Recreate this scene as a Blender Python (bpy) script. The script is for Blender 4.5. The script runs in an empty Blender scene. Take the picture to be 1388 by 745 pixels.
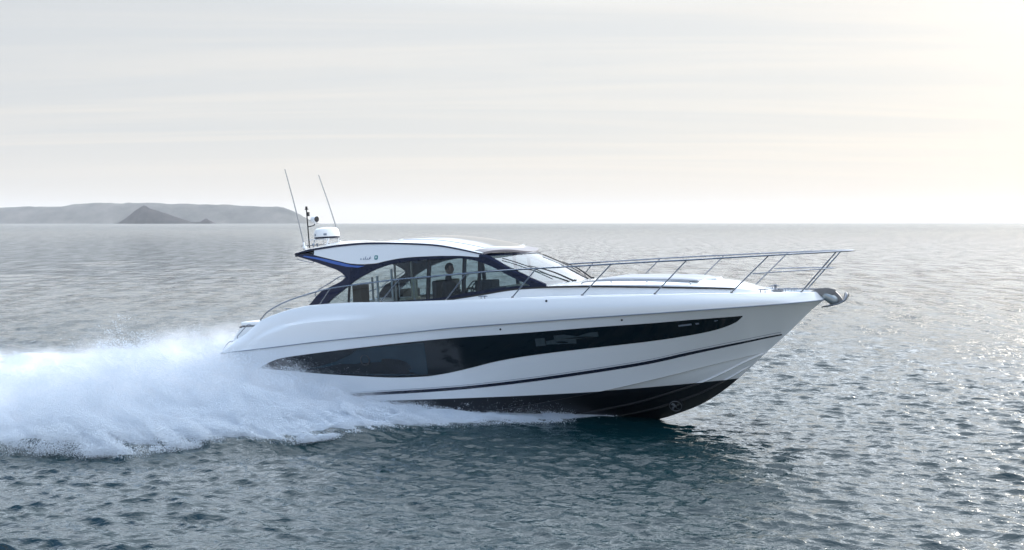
import bpy, bmesh, math, random
import numpy as np
from mathutils import Vector, Matrix
from mathutils.geometry import tessellate_polygon
random.seed(4); rng = np.random.default_rng(11)
R = math.radians
scene = bpy.context.scene
COL = scene.collection

# ------------------------------------------------------------------ camera
cam_d = bpy.data.cameras.new("camera"); cam = bpy.data.objects.new("camera", cam_d); COL.objects.link(cam)
cam_d.sensor_width = 36; cam_d.lens = 36 * 1300 / 1388
cam_d.shift_y = -70.5 / 1388
cam_d.clip_start = 0.1; cam_d.clip_end = 40000
cam.location = (0, 0, 4.6); cam.rotation_euler = (R(90), 0, 0)
scene.camera = cam

# ------------------------------------------------------------------ sky, sun, exposure
SUN_EL, SUN_AZ = R(22), R(44)          # azimuth clockwise from +Y
SD = (math.cos(SUN_EL) * math.sin(SUN_AZ), math.cos(SUN_EL) * math.cos(SUN_AZ), math.sin(SUN_EL))
scene.view_settings.view_transform = 'Standard'
scene.view_settings.look = 'None'
scene.view_settings.exposure = 0.03
scene.view_settings.gamma = 1
try: scene.view_settings.use_curve_mapping = False
except Exception: pass
scene.cycles.max_bounces = 12
scene.cycles.diffuse_bounces = 6
scene.cycles.glossy_bounces = 4
scene.cycles.transparent_max_bounces = 16
scene.cycles.volume_bounces = 1
scene.cycles.sample_clamp_indirect = 6

class NT:
    """small helper for node trees"""
    def __init__(s, tree): s.t = tree; s.n = tree.nodes; s.l = tree.links
    def add(s, typ, ins=None, **kw):
        nd = s.n.new(typ)
        for k, v in kw.items(): setattr(nd, k, v)
        for k, v in (ins or {}).items():
            sock = nd.inputs[k]
            if isinstance(v, bpy.types.NodeSocket): s.l.new(v, sock)
            else: sock.default_value = v
        return nd
    def math(s, op, a, b=0.0, c=0.0, clamp=False):
        nd = s.n.new('ShaderNodeMath'); nd.operation = op; nd.use_clamp = clamp
        for i, v in enumerate((a, b, c)):
            if isinstance(v, bpy.types.NodeSocket): s.l.new(v, nd.inputs[i])
            else: nd.inputs[i].default_value = v
        return nd.outputs[0]
    def mix(s, fac, a, b, blend='MIX'):
        nd = s.n.new('ShaderNodeMix'); nd.data_type = 'RGBA'; nd.blend_type = blend
        for k, v in ((0, fac), (6, a), (7, b)):
            if isinstance(v, bpy.types.NodeSocket): s.l.new(v, nd.inputs[k])
            else: nd.inputs[k].default_value = v if k == 0 else (tuple(v) + (1,) if len(v) == 3 else v)
        return nd.outputs[2]
    def ramp(s, fac, stops, interp='LINEAR'):
        nd = s.n.new('ShaderNodeValToRGB'); nd.color_ramp.interpolation = interp
        el = nd.color_ramp.elements
        while len(el) < len(stops): el.new(0.5)
        for e, (p, c) in zip(el, stops):
            e.position = p; e.color = tuple(c) + (1,) if len(c) == 3 else c
        s.l.new(fac, nd.inputs[0]); return nd.outputs[0]
    def smooth(s, v, a, b, lo=0.0, hi=1.0):
        nd = s.n.new('ShaderNodeMapRange'); nd.interpolation_type = 'SMOOTHSTEP'
        s.l.new(v, nd.inputs[0])
        for i, x in zip((1, 2, 3, 4), (a, b, lo, hi)): nd.inputs[i].default_value = x
        return nd.outputs[0]

world = bpy.data.worlds.new("World"); scene.world = world; world.use_nodes = True
w = NT(world.node_tree); w.n.clear()
sky = w.add('ShaderNodeTexSky', sky_type='NISHITA', sun_disc=False, sun_elevation=SUN_EL, sun_rotation=SUN_AZ,
            altitude=0, air_density=1.0, dust_density=2.5, ozone_density=1.0)
tc = w.add('ShaderNodeTexCoord')
dirn = w.add('ShaderNodeVectorMath', {0: tc.outputs['Generated']}, operation='NORMALIZE').outputs[0]
sep = w.add('ShaderNodeSeparateXYZ', {0: dirn})
dz = w.math('MAXIMUM', sep.outputs[2], 0.0)
dot = w.add('ShaderNodeVectorMath', {0: dirn, 1: SD}, operation='DOT_PRODUCT').outputs['Value']
sunw = w.smooth(dot, -0.25, 0.86)
# thin high cloud: cream towards the sun, grey blue away from it
hor = w.mix(sunw, (0.79, 0.785, 0.77), (0.93, 0.875, 0.80))
mid = w.mix(sunw, (0.66, 0.69, 0.725), (0.91, 0.89, 0.85))
up = w.mix(w.smooth(dot, -0.25, 0.35), (0.54, 0.90, 1.50), (3.3, 3.6, 4.0))  # sky above the view boosted ahead, added to brighten the sea
veil = w.mix(w.smooth(dz, 0.21, 0.40), w.mix(w.smooth(dz, 0.0, 0.24), hor, mid), up)
glow = w.math('MULTIPLY', w.math('POWER', w.math('MAXIMUM', dot, 0.0), 40.0), 0.35)
veil = w.mix(1.0, veil, w.mix(1.0, (1.0, 0.93, 0.80), w.add('ShaderNodeCombineColor', {0: glow, 1: glow, 2: glow}).outputs[0], 'MULTIPLY'), 'ADD')
# unseen glow added above the view around the sun, to brighten the water
g2 = w.math('MULTIPLY', w.math('MULTIPLY', w.math('POWER', w.math('MAXIMUM', dot, 0.0), 5.0), 2.4), w.smooth(dz, 0.21, 0.42))
veil = w.mix(1.0, veil, w.mix(1.0, (1.0, 0.98, 0.94), w.add('ShaderNodeCombineColor', {0: g2, 1: g2, 2: g2}).outputs[0], 'MULTIPLY'), 'ADD')
# streaks of cirrus in the plane of the cloud deck
zc = w.math('ADD', dz, 0.05)
cp = w.add('ShaderNodeCombineXYZ', {0: w.math('DIVIDE', sep.outputs[0], zc), 1: w.math('DIVIDE', sep.outputs[1], zc), 2: 0.0}).outputs[0]
mp = w.add('ShaderNodeMapping', {'Vector': cp, 'Rotation': (0, 0, R(-14)), 'Scale': (0.16, 1.1, 1)}).outputs[0]
n1 = w.add('ShaderNodeTexNoise', {'Vector': mp, 'Scale': 0.9, 'Detail': 7.0, 'Roughness': 0.6, 'Distortion': 0.6}).outputs[0]
streak = w.smooth(n1, 0.36, 0.66)
veil2 = w.mix(w.math('MULTIPLY', w.math('SUBTRACT', 1.0, streak), w.smooth(dz, 0.02, 0.10, 0.0, 0.65)), veil, w.mix(1.0, veil, (0.82, 0.88, 0.95), 'MULTIPLY'))
skyb = w.mix(1.0, sky.outputs[0], (0.09, 0.09, 0.09), 'MULTIPLY')
cover = w.math('MULTIPLY', w.smooth(dz, 0.05, 0.75, 0.90, 0.60), 1.0)
final = w.mix(cover, skyb, veil2)
bg = w.add('ShaderNodeBackground', {'Color': final, 'Strength': 1.0})
out = w.add('ShaderNodeOutputWorld', {'Surface': bg.outputs[0]})

sun_d = bpy.data.lights.new("sun", 'SUN'); sun = bpy.data.objects.new("sun", sun_d); COL.objects.link(sun)
sun_d.energy = 1.8; sun_d.angle = R(11); sun_d.color = (1.0, 0.90, 0.76)
sun.rotation_euler = Vector(SD).to_track_quat('Z', 'Y').to_euler()

# ------------------------------------------------------------------ materials
def mat(name, base=(0.8, 0.8, 0.8), rough=0.4, metal=0.0, spec=0.5, coat=0.0, noise=0.0, nscale=6.0, bump=0.0, bscale=40.0, ior=1.5):
    m = bpy.data.materials.new(name); m.use_nodes = True
    t = NT(m.node_tree); t.n.clear()
    p = t.add('ShaderNodeBsdfPrincipled', {'Base Color': tuple(base) + (1,), 'Roughness': rough, 'Metallic': metal,
              'Specular IOR Level': spec, 'Coat Weight': coat, 'IOR': ior})
    t.add('ShaderNodeOutputMaterial', {'Surface': p.outputs[0]})
    tcn = t.add('ShaderNodeTexCoord')
    if noise:
        n = t.add('ShaderNodeTexNoise', {'Vector': tcn.outputs['Object'], 'Scale': nscale, 'Detail': 4.0})
        c = t.mix(n.outputs[0], tuple(b * (1 - noise) for b in base), tuple(min(1, b * (1 + noise)) for b in base))
        t.l.new(c, p.inputs['Base Color'])
        r = t.math('MULTIPLY_ADD', n.outputs[0], 0.15, max(0, rough - 0.07)); t.l.new(r, p.inputs['Roughness'])
    if bump:
        n = t.add('ShaderNodeTexNoise', {'Vector': tcn.outputs['Object'], 'Scale': bscale, 'Detail': 5.0})
        b = t.add('ShaderNodeBump', {'Height': n.outputs[0], 'Strength': bump, 'Distance': 0.02})
        t.l.new(b.outputs[0], p.inputs['Normal'])
    return m
M = {}
M['gel'] = mat('white_gelcoat', (0.78, 0.79, 0.79), 0.16, coat=0.5, noise=0.015, nscale=1.5, bump=0.02, bscale=1.2)
M['deck'] = mat('deck_gelcoat', (0.74, 0.74, 0.72), 0.45, noise=0.03, bump=0.15, bscale=120)
M['antifoul'] = mat('black_antifouling', (0.006, 0.008, 0.012), 0.35, noise=0.3, nscale=5, bump=0.15, bscale=14)
M['stripe'] = mat('navy_stripe', (0.008, 0.012, 0.03), 0.2, coat=0.5)
M['navy'] = mat('navy_gloss', (0.006, 0.010, 0.036), 0.15, spec=0.35, coat=0.15, noise=0.1)
M['navy_matt'] = mat('navy_satin', (0.008, 0.012, 0.030), 0.28, spec=0.25, noise=0.1)
M['blue'] = mat('blue_gloss', (0.02, 0.09, 0.36), 0.12, coat=0.8)
M['black'] = mat('black_rubber', (0.012, 0.012, 0.014), 0.5)
M['steel'] = mat('polished_steel', (0.26, 0.27, 0.29), 0.25, metal=1.0, noise=0.05)
M['dsteel'] = mat('worn_steel', (0.24, 0.25, 0.27), 0.42, metal=1.0, noise=0.2, nscale=20)
M['trim_shadow'] = mat('grey_trim_and_shadow', (0.20, 0.23, 0.28), 0.35)  # trim grey, also the painted-in shadow line under the bulwark
M['pad'] = mat('grey_cushion', (0.44, 0.45, 0.47), 0.85, noise=0.06, bump=0.2, bscale=60)
M['cream'] = mat('cream_leather', (0.62, 0.58, 0.42), 0.5, bump=0.1)
M['dark'] = mat('dark_upholstery', (0.035, 0.04, 0.05), 0.6, noise=0.1)
M['wood'] = mat('brown_wood', (0.16, 0.09, 0.06), 0.4, noise=0.25, nscale=9)
M['teak'] = mat('teak_deck', (0.30, 0.19, 0.10), 0.6, noise=0.2, nscale=14)
M['dome'] = mat('white_plastic', (0.80, 0.80, 0.79), 0.35)
M['emb_grey'] = mat('grey_lettering', (0.20, 0.24, 0.32), 0.4)
M['whip'] = mat('grey_fibreglass', (0.30, 0.30, 0.30), 0.4)
M['teal'] = mat('teal_badge', (0.02, 0.20, 0.20), 0.3)
M['skin'] = mat('skin', (0.50, 0.30, 0.22), 0.5)
M['cloth'] = mat('dark_clothing', (0.02, 0.022, 0.03), 0.85, bump=0.2)
M['hair'] = mat('dark_hair', (0.03, 0.02, 0.015), 0.6, bump=0.3)
M['sunroof'] = mat('tinted_roof_glass', (0.16, 0.155, 0.16), 0.1, coat=0.5)

def glass(name, tint, fr=1.45, rough=0.0):
    m = bpy.data.materials.new(name); m.use_nodes = True
    t = NT(m.node_tree); t.n.clear()
    tr = t.add('ShaderNodeBsdfTransparent', {'Color': tuple(tint) + (1,)})
    gl = t.add('ShaderNodeBsdfGlossy', {'Color': (0.95, 0.97, 1, 1), 'Roughness': rough})
    f = t.add('ShaderNodeFresnel', {'IOR': fr})
    mx = t.add('ShaderNodeMixShader', {0: t.math('MINIMUM', f.outputs[0], 0.9), 1: tr.outputs[0], 2: gl.outputs[0]})
    t.add('ShaderNodeOutputMaterial', {'Surface': mx.outputs[0]})
    return m
M['glass'] = glass('tinted_side_glass', (0.72, 0.78, 0.80), 1.35)
M['wglass'] = glass('windscreen_glass', (0.40, 0.45, 0.46), 2.3, 0.05)

def hull_glass():
    m = bpy.data.materials.new('dark_hull_glass'); m.use_nodes = True
    t = NT(m.node_tree); t.n.clear()
    p = t.add('ShaderNodeBsdfPrincipled', {'Base Color': (0.003, 0.007, 0.011, 1), 'Roughness': 0.05, 'IOR': 1.5})
    tcn = t.add('ShaderNodeTexCoord')
    n = t.add('ShaderNodeTexNoise', {'Vector': tcn.outputs['Object'], 'Scale': 0.7, 'Detail': 2.0})
    b = t.add('ShaderNodeBump', {'Height': n.outputs[0], 'Strength': 0.25, 'Distance': 0.05})
    t.l.new(b.outputs[0], p.inputs['Normal'])
    t.add('ShaderNodeOutputMaterial', {'Surface': p.outputs[0]})
    return m
M['hglass'] = hull_glass()
M['hglass3'] = mat('pale_curtain_behind_glass', (0.04, 0.055, 0.062), 0.12, noise=0.4, nscale=9)
M['hglass2'] = mat('hull_glass_inner', (0.012, 0.028, 0.04), 0.12, noise=0.3, nscale=1.5)

# ------------------------------------------------------------------ object helpers
def tag(o, label=None, cat=None, group=None, kind=None):
    if label: o['label'] = label
    if cat: o['category'] = cat
    if group: o['group'] = group
    if kind: o['kind'] = kind
    return o
def empty(name, loc=(0, 0, 0), parent=None):
    o = bpy.data.objects.new(name, None); COL.objects.link(o); o.location = loc; o.parent = parent
    o.empty_display_size = 0.3
    return o
def obj_from(name, verts, faces, m, parent=None, smooth=True, auto=None):
    me = bpy.data.meshes.new(name); me.from_pydata([tuple(map(float, v)) for v in verts], [], faces); me.validate()
    o = bpy.data.objects.new(name, me); COL.objects.link(o); o.parent = parent
    if m: me.materials.append(m)
    bm = bmesh.new(); bm.from_mesh(me); bmesh.ops.recalc_face_normals(bm, faces=bm.faces)
    if smooth:
        for f in bm.faces: f.smooth = True
        ang = R(auto or 32)
        for e in bm.edges:
            if len(e.link_faces) == 2 and e.calc_face_angle(0) > ang: e.smooth = False
    bm.to_mesh(me); bm.free()
    return o
def label(o, text): o['label'] = text; return o

class MB:
    def __init__(s): s.v = []; s.f = []
    def add(s, verts, faces):
        k = len(s.v); s.v += [tuple(v) for v in verts]; s.f += [tuple(i + k for i in f) for f in faces]; return s
    def grid(s, rows, close=False):
        n = len(rows[0]); k = len(s.v)
        for r in rows: s.v += [tuple(p) for p in r]
        for i in range(len(rows) - 1):
            for j in range(n - 1 + (1 if close else 0)):
                j2 = (j + 1) % n
                s.f.append((k + i * n + j, k + i * n + j2, k + (i + 1) * n + j2, k + (i + 1) * n + j))
        return s
    def box(s, x0, x1, y0, y1, z0, z1):
        return s.add([(x, y, z) for x in (x0, x1) for y in (y0, y1) for z in (z0, z1)],
                     [(0, 1, 3, 2), (4, 6, 7, 5), (0, 4, 5, 1), (2, 3, 7, 6), (0, 2, 6, 4), (1, 5, 7, 3)])
    def tube(s, pts, r, seg=10, cap=True, flat=1.0):
        pts = [Vector(p) for p in pts]; n = len(pts)
        rr = r if hasattr(r, '__len__') else [r] * n
        rows = []; up = Vector((0, 0, 1))
        for i, p in enumerate(pts):
            t = (pts[min(i + 1, n - 1)] - pts[max(i - 1, 0)])
            if t.length < 1e-9: t = Vector((1, 0, 0))
            t.normalize()
            ref = up if abs(t.z) < 0.95 else Vector((0, 1, 0))
            a = t.cross(ref).normalized(); b = a.cross(t).normalized()
            rows.append([p + (a * math.cos(q) + b * math.sin(q) * flat) * rr[i] for q in [2 * math.pi * k / seg for k in range(seg)]])
        k = len(s.v); s.grid(rows, close=True)
        if cap:
            s.f.append(tuple(k + j for j in range(seg))[::-1]); s.f.append(tuple(k + (n - 1) * seg + j for j in range(seg)))
        return s
    def lathe(s, prof, c=(0, 0, 0), seg=28, axis=(0, 0, 1)):
        ax = Vector(axis).normalized(); ref = Vector((1, 0, 0)) if abs(ax.x) < .9 else Vector((0, 1, 0))
        a = ax.cross(ref).normalized(); b = ax.cross(a); c = Vector(c)
        s.grid([[c + (a * math.cos(q) + b * math.sin(q)) * r_ + ax * z for q in [2 * math.pi * k / seg for k in range(seg)]] for r_, z in prof], close=True)
        return s
    def build(s, name, m, parent=None, smooth=True, bevel=0.0, auto=None):
        o = obj_from(name, s.v, s.f, m, parent, smooth, auto)
        if bevel:
            md = o.modifiers.new('b', 'BEVEL'); md.width = bevel; md.segments = 3; md.limit_method = 'ANGLE'; md.angle_limit = R(40)
        return o
def spline(pts, n=40):
    P_ = [np.array(p, float) for p in pts]; out = []
    ext = [2 * P_[0] - P_[1]] + P_ + [2 * P_[-1] - P_[-2]]; segs = len(P_) - 1
    for i in range(n + 1):
        u = i / n * segs; k = min(int(u), segs - 1); t = u - k
        a, b, c, d = ext[k:k + 4]
        out.append(.5 * ((2 * b) + (-a + c) * t + (2 * a - 5 * b + 4 * c - d) * t * t + (-a + 3 * b - 3 * c + d) * t ** 3))
    return out
def pchip(tab):
    tab = np.array(tab, float); x, y = tab[:, 0], tab[:, 1]
    h = np.diff(x); dl = np.diff(y) / h; n = len(x); m = np.zeros(n)
    for i in range(1, n - 1):
        if dl[i - 1] * dl[i] > 0:
            w1 = 2 * h[i] + h[i - 1]; w2 = h[i] + 2 * h[i - 1]; m[i] = (w1 + w2) / (w1 / dl[i - 1] + w2 / dl[i])
    m[0] = dl[0]; m[-1] = dl[-1]
    def f(q):
        q = np.clip(q, x[0], x[-1]); i = np.clip(np.searchsorted(x, q) - 1, 0, n - 2); s = (q - x[i]) / h[i]
        r_ = (1 + 2 * s) * (1 - s) ** 2 * y[i] + s * (1 - s) ** 2 * h[i] * m[i] + s * s * (3 - 2 * s) * y[i + 1] + s * s * (s - 1) * h[i] * m[i + 1]
        return float(r_) if np.ndim(q) == 0 else r_
    return f
def sm(x): x = min(max(x, 0.), 1.); return x * x * (3 - 2 * x)

# numpy value noise
_perm = rng.permutation(4096); _val = rng.random(4096).astype(np.float32)
def vnoise(x, y, z=0.0):
    x = np.asarray(x, np.float32); y = np.asarray(y, np.float32); z = np.zeros_like(x) + z
    xi, yi, zi = np.floor(x).astype(np.int64), np.floor(y).astype(np.int64), np.floor(z).astype(np.int64)
    fx, fy, fz = x - xi, y - yi, z - zi
    fx = fx * fx * (3 - 2 * fx); fy = fy * fy * (3 - 2 * fy); fz = fz * fz * (3 - 2 * fz)
    def h(a, b, c): return _val[_perm[(_perm[(_perm[a & 4095] + b) & 4095] + c) & 4095]]
    r_ = 0
    for dx in (0, 1):
        for dy in (0, 1):
            for dz_ in (0, 1):
                r_ = r_ + h(xi + dx, yi + dy, zi + dz_) * (fx if dx else 1 - fx) * (fy if dy else 1 - fy) * (fz if dz_ else 1 - fz)
    return r_
def fbm(x, y, z=0.0, o=4):
    s_, a_, t_ = 0, 1., 0.
    for i in range(o):
        s_ = s_ + vnoise(x * 2 ** i + 17.3 * i, y * 2 ** i - 9.1 * i, z * 2 ** i + 3.7 * i) * a_; t_ += a_; a_ *= .5
    return s_ / t_

# ------------------------------------------------------------------ boat frame
YAW, TRIM = R(-25.6), R(-4.0)
BO = Vector((-6.57947, 27.09864, 4.6 - 5.18321))
hx, hy = math.cos(YAW), math.sin(YAW)
px_, py_ = -hy, hx
def boat_xy(X, Y):            # level boat frame -> world
    return BO.x + X * hx + Y * px_, BO.y + X * hy + Y * py_
def to_boat(x, y):
    dx, dy = x - BO.x, y - BO.y
    return dx * hx + dy * hy, dx * px_ + dy * py_
# spray envelope, level boat frame (distance off the centre line)
wet = pchip([(-60, 2.0), (0, 1.8), (5.5, 1.72), (7, 1.35), (8.5, .75), (9.6, .3), (10.4, 0.02)])
edgeS = pchip([(-60, 16), (-25, 12.6), (-10, 10.0), (-.15, 8.6), (3.4, 6.8), (5.9, 4.2), (7.6, 2.6), (8.9, 1.65), (10.0, .85), (10.7, .3)])
edgeP = pchip([(-60, 3.5), (-25, 2.6), (-10, 2.2), (-.15, 3.0), (3.4, 3.2), (5.9, 3.0), (7.6, 2.3), (8.9, 1.3), (10.0, .35), (10.5, .1)])

# ------------------------------------------------------------------ sea
def build_sea():
    na, nr = 1400, 1100
    ang = np.linspace(R(-47), R(47), na)
    inv = np.linspace(1 / 10.5, 1 / 260.0, nr - 130)
    r_ = np.concatenate([1 / inv, np.geomspace(262, 8000, 130)])
    A, Rr = np.meshgrid(ang, r_)
    x = (Rr * np.sin(A)); y = (Rr * np.cos(A)) - 0.0
    spacing = np.gradient(r_)[:, None] * np.ones_like(x)
    z = np.zeros_like(x); dxs = np.zeros_like(x); dys = np.zeros_like(x)
    g = np.random.default_rng(5)
    nw = 130
    lam = np.geomspace(0.18, 11, nw)
    th = R(-98) + g.normal(0, 0.42, nw)              # travelling roughly towards the viewer
    ph = g.uniform(0, 2 * math.pi, nw)
    for l_, t_, p_ in zip(lam, th, ph):
        k = 2 * math.pi / l_
        amp = 0.0120 * l_ if l_ < 0.42 else 0.0120 * 0.42 * (l_ / 0.42) ** -0.4
        fade = np.clip((l_ / spacing - 2.0) / 2.0, 0, 1)
        if fade.max() == 0: continue
        q = k * (x * math.cos(t_) + y * math.sin(t_)) + p_
        z += amp * fade * np.cos(q)
        dxs -= amp * fade * math.cos(t_) * np.sin(q) * .6; dys -= amp * fade * math.sin(t_) * np.sin(q) * .6
    # gusts: patches of rougher and calmer water
    gust = 0.5 + 1.0 * fbm(x / 9, y / 16, 1.0, 4)
    z *= gust; dxs *= gust; dys *= gust
    X, Y = to_boat(x, y)
    aY = np.abs(Y)
    es, ep = edgeS(X), edgeP(X); w_ = wet(X)
    edge = np.where(Y < 0, es, ep)
    dh = aY - w_                                     # smooth pressed-out water beside the forebody
    calm = np.exp(-(np.clip(dh - .3, 0, None) / 1.9) ** 2) * np.clip((X - 4.5) / 2.5, 0, 1) * np.clip((12.6 - X) / 2.0, 0, 1)
    z *= 1 - .8 * calm; dxs *= 1 - .8 * calm; dys *= 1 - .8 * calm
    z += .20 * np.exp(-((dh - .15) / .75) ** 2) * np.clip((X - 5) / 3, 0, 1) * np.clip((11.6 - X) / 2.0, 0, 1)
    wob = (fbm(X / 1.6, Y / 1.6, 4.0, 4) - .5)
    inside = (edge - .45 * np.clip((9 - X) / 4, 0, 1) - .15 + wob * 1.6 * np.clip((10.5 - X) / 6, 0, 1) - aY)
    reg = (X < 10.75)
    foam = np.clip(inside / 0.25 + .1, 0, 1) * reg
    # aft of the boat the foam breaks up with distance
    far = np.clip((-X - 1) / 22, 0, 1) * np.where(Y < -5.5, .5, 1.0) ; far = np.where(Y > -3.5, np.clip((-X - 1) / 12, 0, 1), far)
    foam *= 1 - far * np.clip(fbm(X / 2.2, Y / 1.1, 9.0, 5) * 3.6 - 1.1, 0, 1)
    foam = np.clip(foam, 0, 1)
    # moulding of the surface: trough in front of the sheet, churned heap behind the stern
    ridge = np.exp(-((inside + .35) / .55) ** 2) * np.clip((9.5 - X) / 4, 0, 1) * np.clip((X + 45) / 30, 0, 1) * reg
    z += 0.16 * ridge
    z -= 0.10 * np.exp(-((inside + 1.5) / .7) ** 2) * np.clip((9.5 - X) / 4, 0, 1) * np.clip((X + 45) / 30, 0, 1) * reg
    heap = foam * np.clip(inside, 0, 1.2) / 1.2
    z += heap * (0.30 * fbm(X / .9, Y / .9, 2.0, 5) - .05) * np.clip((X + 50) / 30, 0.2, 1) * np.clip((9 - X) / 4, 0, 1)
    # keep the surface under the hull
    under = (X > -.4) & (X < 10.6) & (aY < w_ * 1.0)
    z = np.where(under, np.minimum(z, -0.05) - .18 * np.clip((w_ - aY) / .5, 0, 1), z)
    # diverging wake crests
    for sgn in (-1, 1):
        d = (sgn * Y) - (2.4 + (8 - X) * .42)
        z += np.where(X < 8, 0.05 * np.sin(d * 2.4) * np.exp(-(d / 3.2) ** 2) * np.clip((8 - X) / 10, 0, 1) * (sgn < 0), 0)
    x = x + dxs; y = y + dys
    co = np.stack([x, y, z], -1).reshape(-1, 3).astype(np.float32)
    me = bpy.data.meshes.new('sea')
    nr_, na_ = x.shape
    idx = np.arange(nr_ * na_).reshape(nr_, na_)
    quads = np.stack([idx[:-1, :-1], idx[:-1, 1:], idx[1:, 1:], idx[1:, :-1]], -1).reshape(-1, 4)
    me.vertices.add(len(co)); me.vertices.foreach_set('co', co.ravel())
    me.loops.add(quads.size); me.loops.foreach_set('vertex_index', quads.ravel().astype(np.int32))
    me.polygons.add(len(quads)); me.polygons.foreach_set('loop_start', np.arange(0, quads.size, 4, dtype=np.int32))
    me.polygons.foreach_set('use_smooth', np.ones(len(quads), bool))
    me.update(calc_edges=True)
    at = me.attributes.new('foam', 'FLOAT', 'POINT'); at.data.foreach_set('value', foam.ravel().astype(np.float32))
    at = me.attributes.new('calm', 'FLOAT', 'POINT'); at.data.foreach_set('value', calm.ravel().astype(np.float32))
    o = bpy.data.objects.new('sea', me); COL.objects.link(o)
    tag(o, kind='structure')
    m = bpy.data.materials.new('sea_water'); m.use_nodes = True; t = NT(m.node_tree); t.n.clear()
    tcn = t.add('ShaderNodeTexCoord'); pos = tcn.outputs['Object']
    fo = t.add('ShaderNodeAttribute', attribute_name='foam').outputs['Fac']
    # distance from the yacht thins out the finest ripples
    ln = t.add('ShaderNodeVectorMath', {0: pos}, operation='LENGTH').outputs['Value']
    mpn = t.add('ShaderNodeMapping', {'Vector': pos, 'Scale': (0.5, 1.0, 1.0), 'Rotation': (0, 0, R(-7))}).outputs[0]
    mpf = t.add('ShaderNodeMapping', {'Vector': pos, 'Scale': (1.3, 0.75, 1.0), 'Rotation': (0, 0, R(-9))}).outputs[0]
    nz1 = t.add('ShaderNodeTexNoise', {'Vector': mpn, 'Scale': 3.4, 'Detail': 4.0, 'Roughness': 0.55, 'Distortion': 0.3}).outputs[0]
    nz2 = t.add('ShaderNodeTexNoise', {'Vector': mpf, 'Scale': 1.5, 'Detail': 5.0, 'Roughness': 0.6, 'Distortion': 0.2}).outputs[0]
    nz3 = t.add('ShaderNodeTexNoise', {'Vector': mpf, 'Scale': 0.28, 'Detail': 6.0, 'Roughness': 0.6}).outputs[0]
    cat = t.add('ShaderNodeMapping', {'Vector': pos, 'Scale': (0.85, 0.17, 1.0), 'Rotation': (0, 0, R(-5))}).outputs[0]
    paw = t.smooth(t.add('ShaderNodeTexNoise', {'Vector': cat, 'Scale': 1.0, 'Detail': 5.0, 'Roughness': 0.65}).outputs[0], 0.38, 0.62, 0.12, 1.5)
    b3 = t.add('ShaderNodeBump', {'Height': nz3, 'Strength': t.math('MULTIPLY', paw, t.smooth(ln, 30, 120, 0.0, 0.8)), 'Distance': 3.0})
    b2 = t.add('ShaderNodeBump', {'Height': nz2, 'Strength': t.math('MULTIPLY', paw, t.smooth(ln, 20, 80, 0.1, 0.9)), 'Distance': 0.75, 'Normal': b3.outputs[0]})
    b1 = t.add('ShaderNodeBump', {'Height': nz1, 'Strength': t.math('MULTIPLY_ADD', t.add('ShaderNodeAttribute', attribute_name='calm').outputs['Fac'], -0.75, 0.9), 'Distance': 0.11, 'Normal': b2.outputs[0]})
    nz0 = t.add('ShaderNodeTexNoise', {'Vector': mpn, 'Scale': 10.0, 'Detail': 4.0, 'Roughness': 0.6, 'Distortion': 0.4}).outputs[0]
    b1 = t.add('ShaderNodeBump', {'Height': nz0, 'Strength': t.smooth(ln, 30, 120, 0.5, 0.0), 'Distance': 0.02, 'Normal': b1.outputs[0]})
    rough = t.smooth(ln, 20, 900, 0.045, 0.18)
    water = t.add('ShaderNodeBsdfPrincipled', {'Base Color': (0.002, 0.022, 0.027, 1), 'Roughness': rough, 'IOR': 1.5,
                  'Normal': b1.outputs[0]})
    fn = t.add('ShaderNodeTexNoise', {'Vector': pos, 'Scale': 5.0, 'Detail': 8.0, 'Roughness': 0.7}).outputs[0]
    fb = t.add('ShaderNodeBump', {'Height': fn, 'Strength': 0.9, 'Distance': 0.12})
    fmask = t.smooth(t.math('ADD', fo, t.math('MULTIPLY_ADD', fn, 1.3, -0.65)), 0.30, 0.62)
    foamsh = t.add('ShaderNodeBsdfPrincipled', {'Base Color': (0.68, 0.73, 0.77, 1), 'Roughness': 0.8, 'Normal': fb.outputs[0],
                   'Specular IOR Level': 0.2})
    mx = t.add('ShaderNodeMixShader', {0: fmask, 1: water.outputs[0], 2: foamsh.outputs[0]})
    t.add('ShaderNodeOutputMaterial', {'Surface': mx.outputs[0]})
    me.materials.append(m)
    return o
sea = build_sea()

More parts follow.
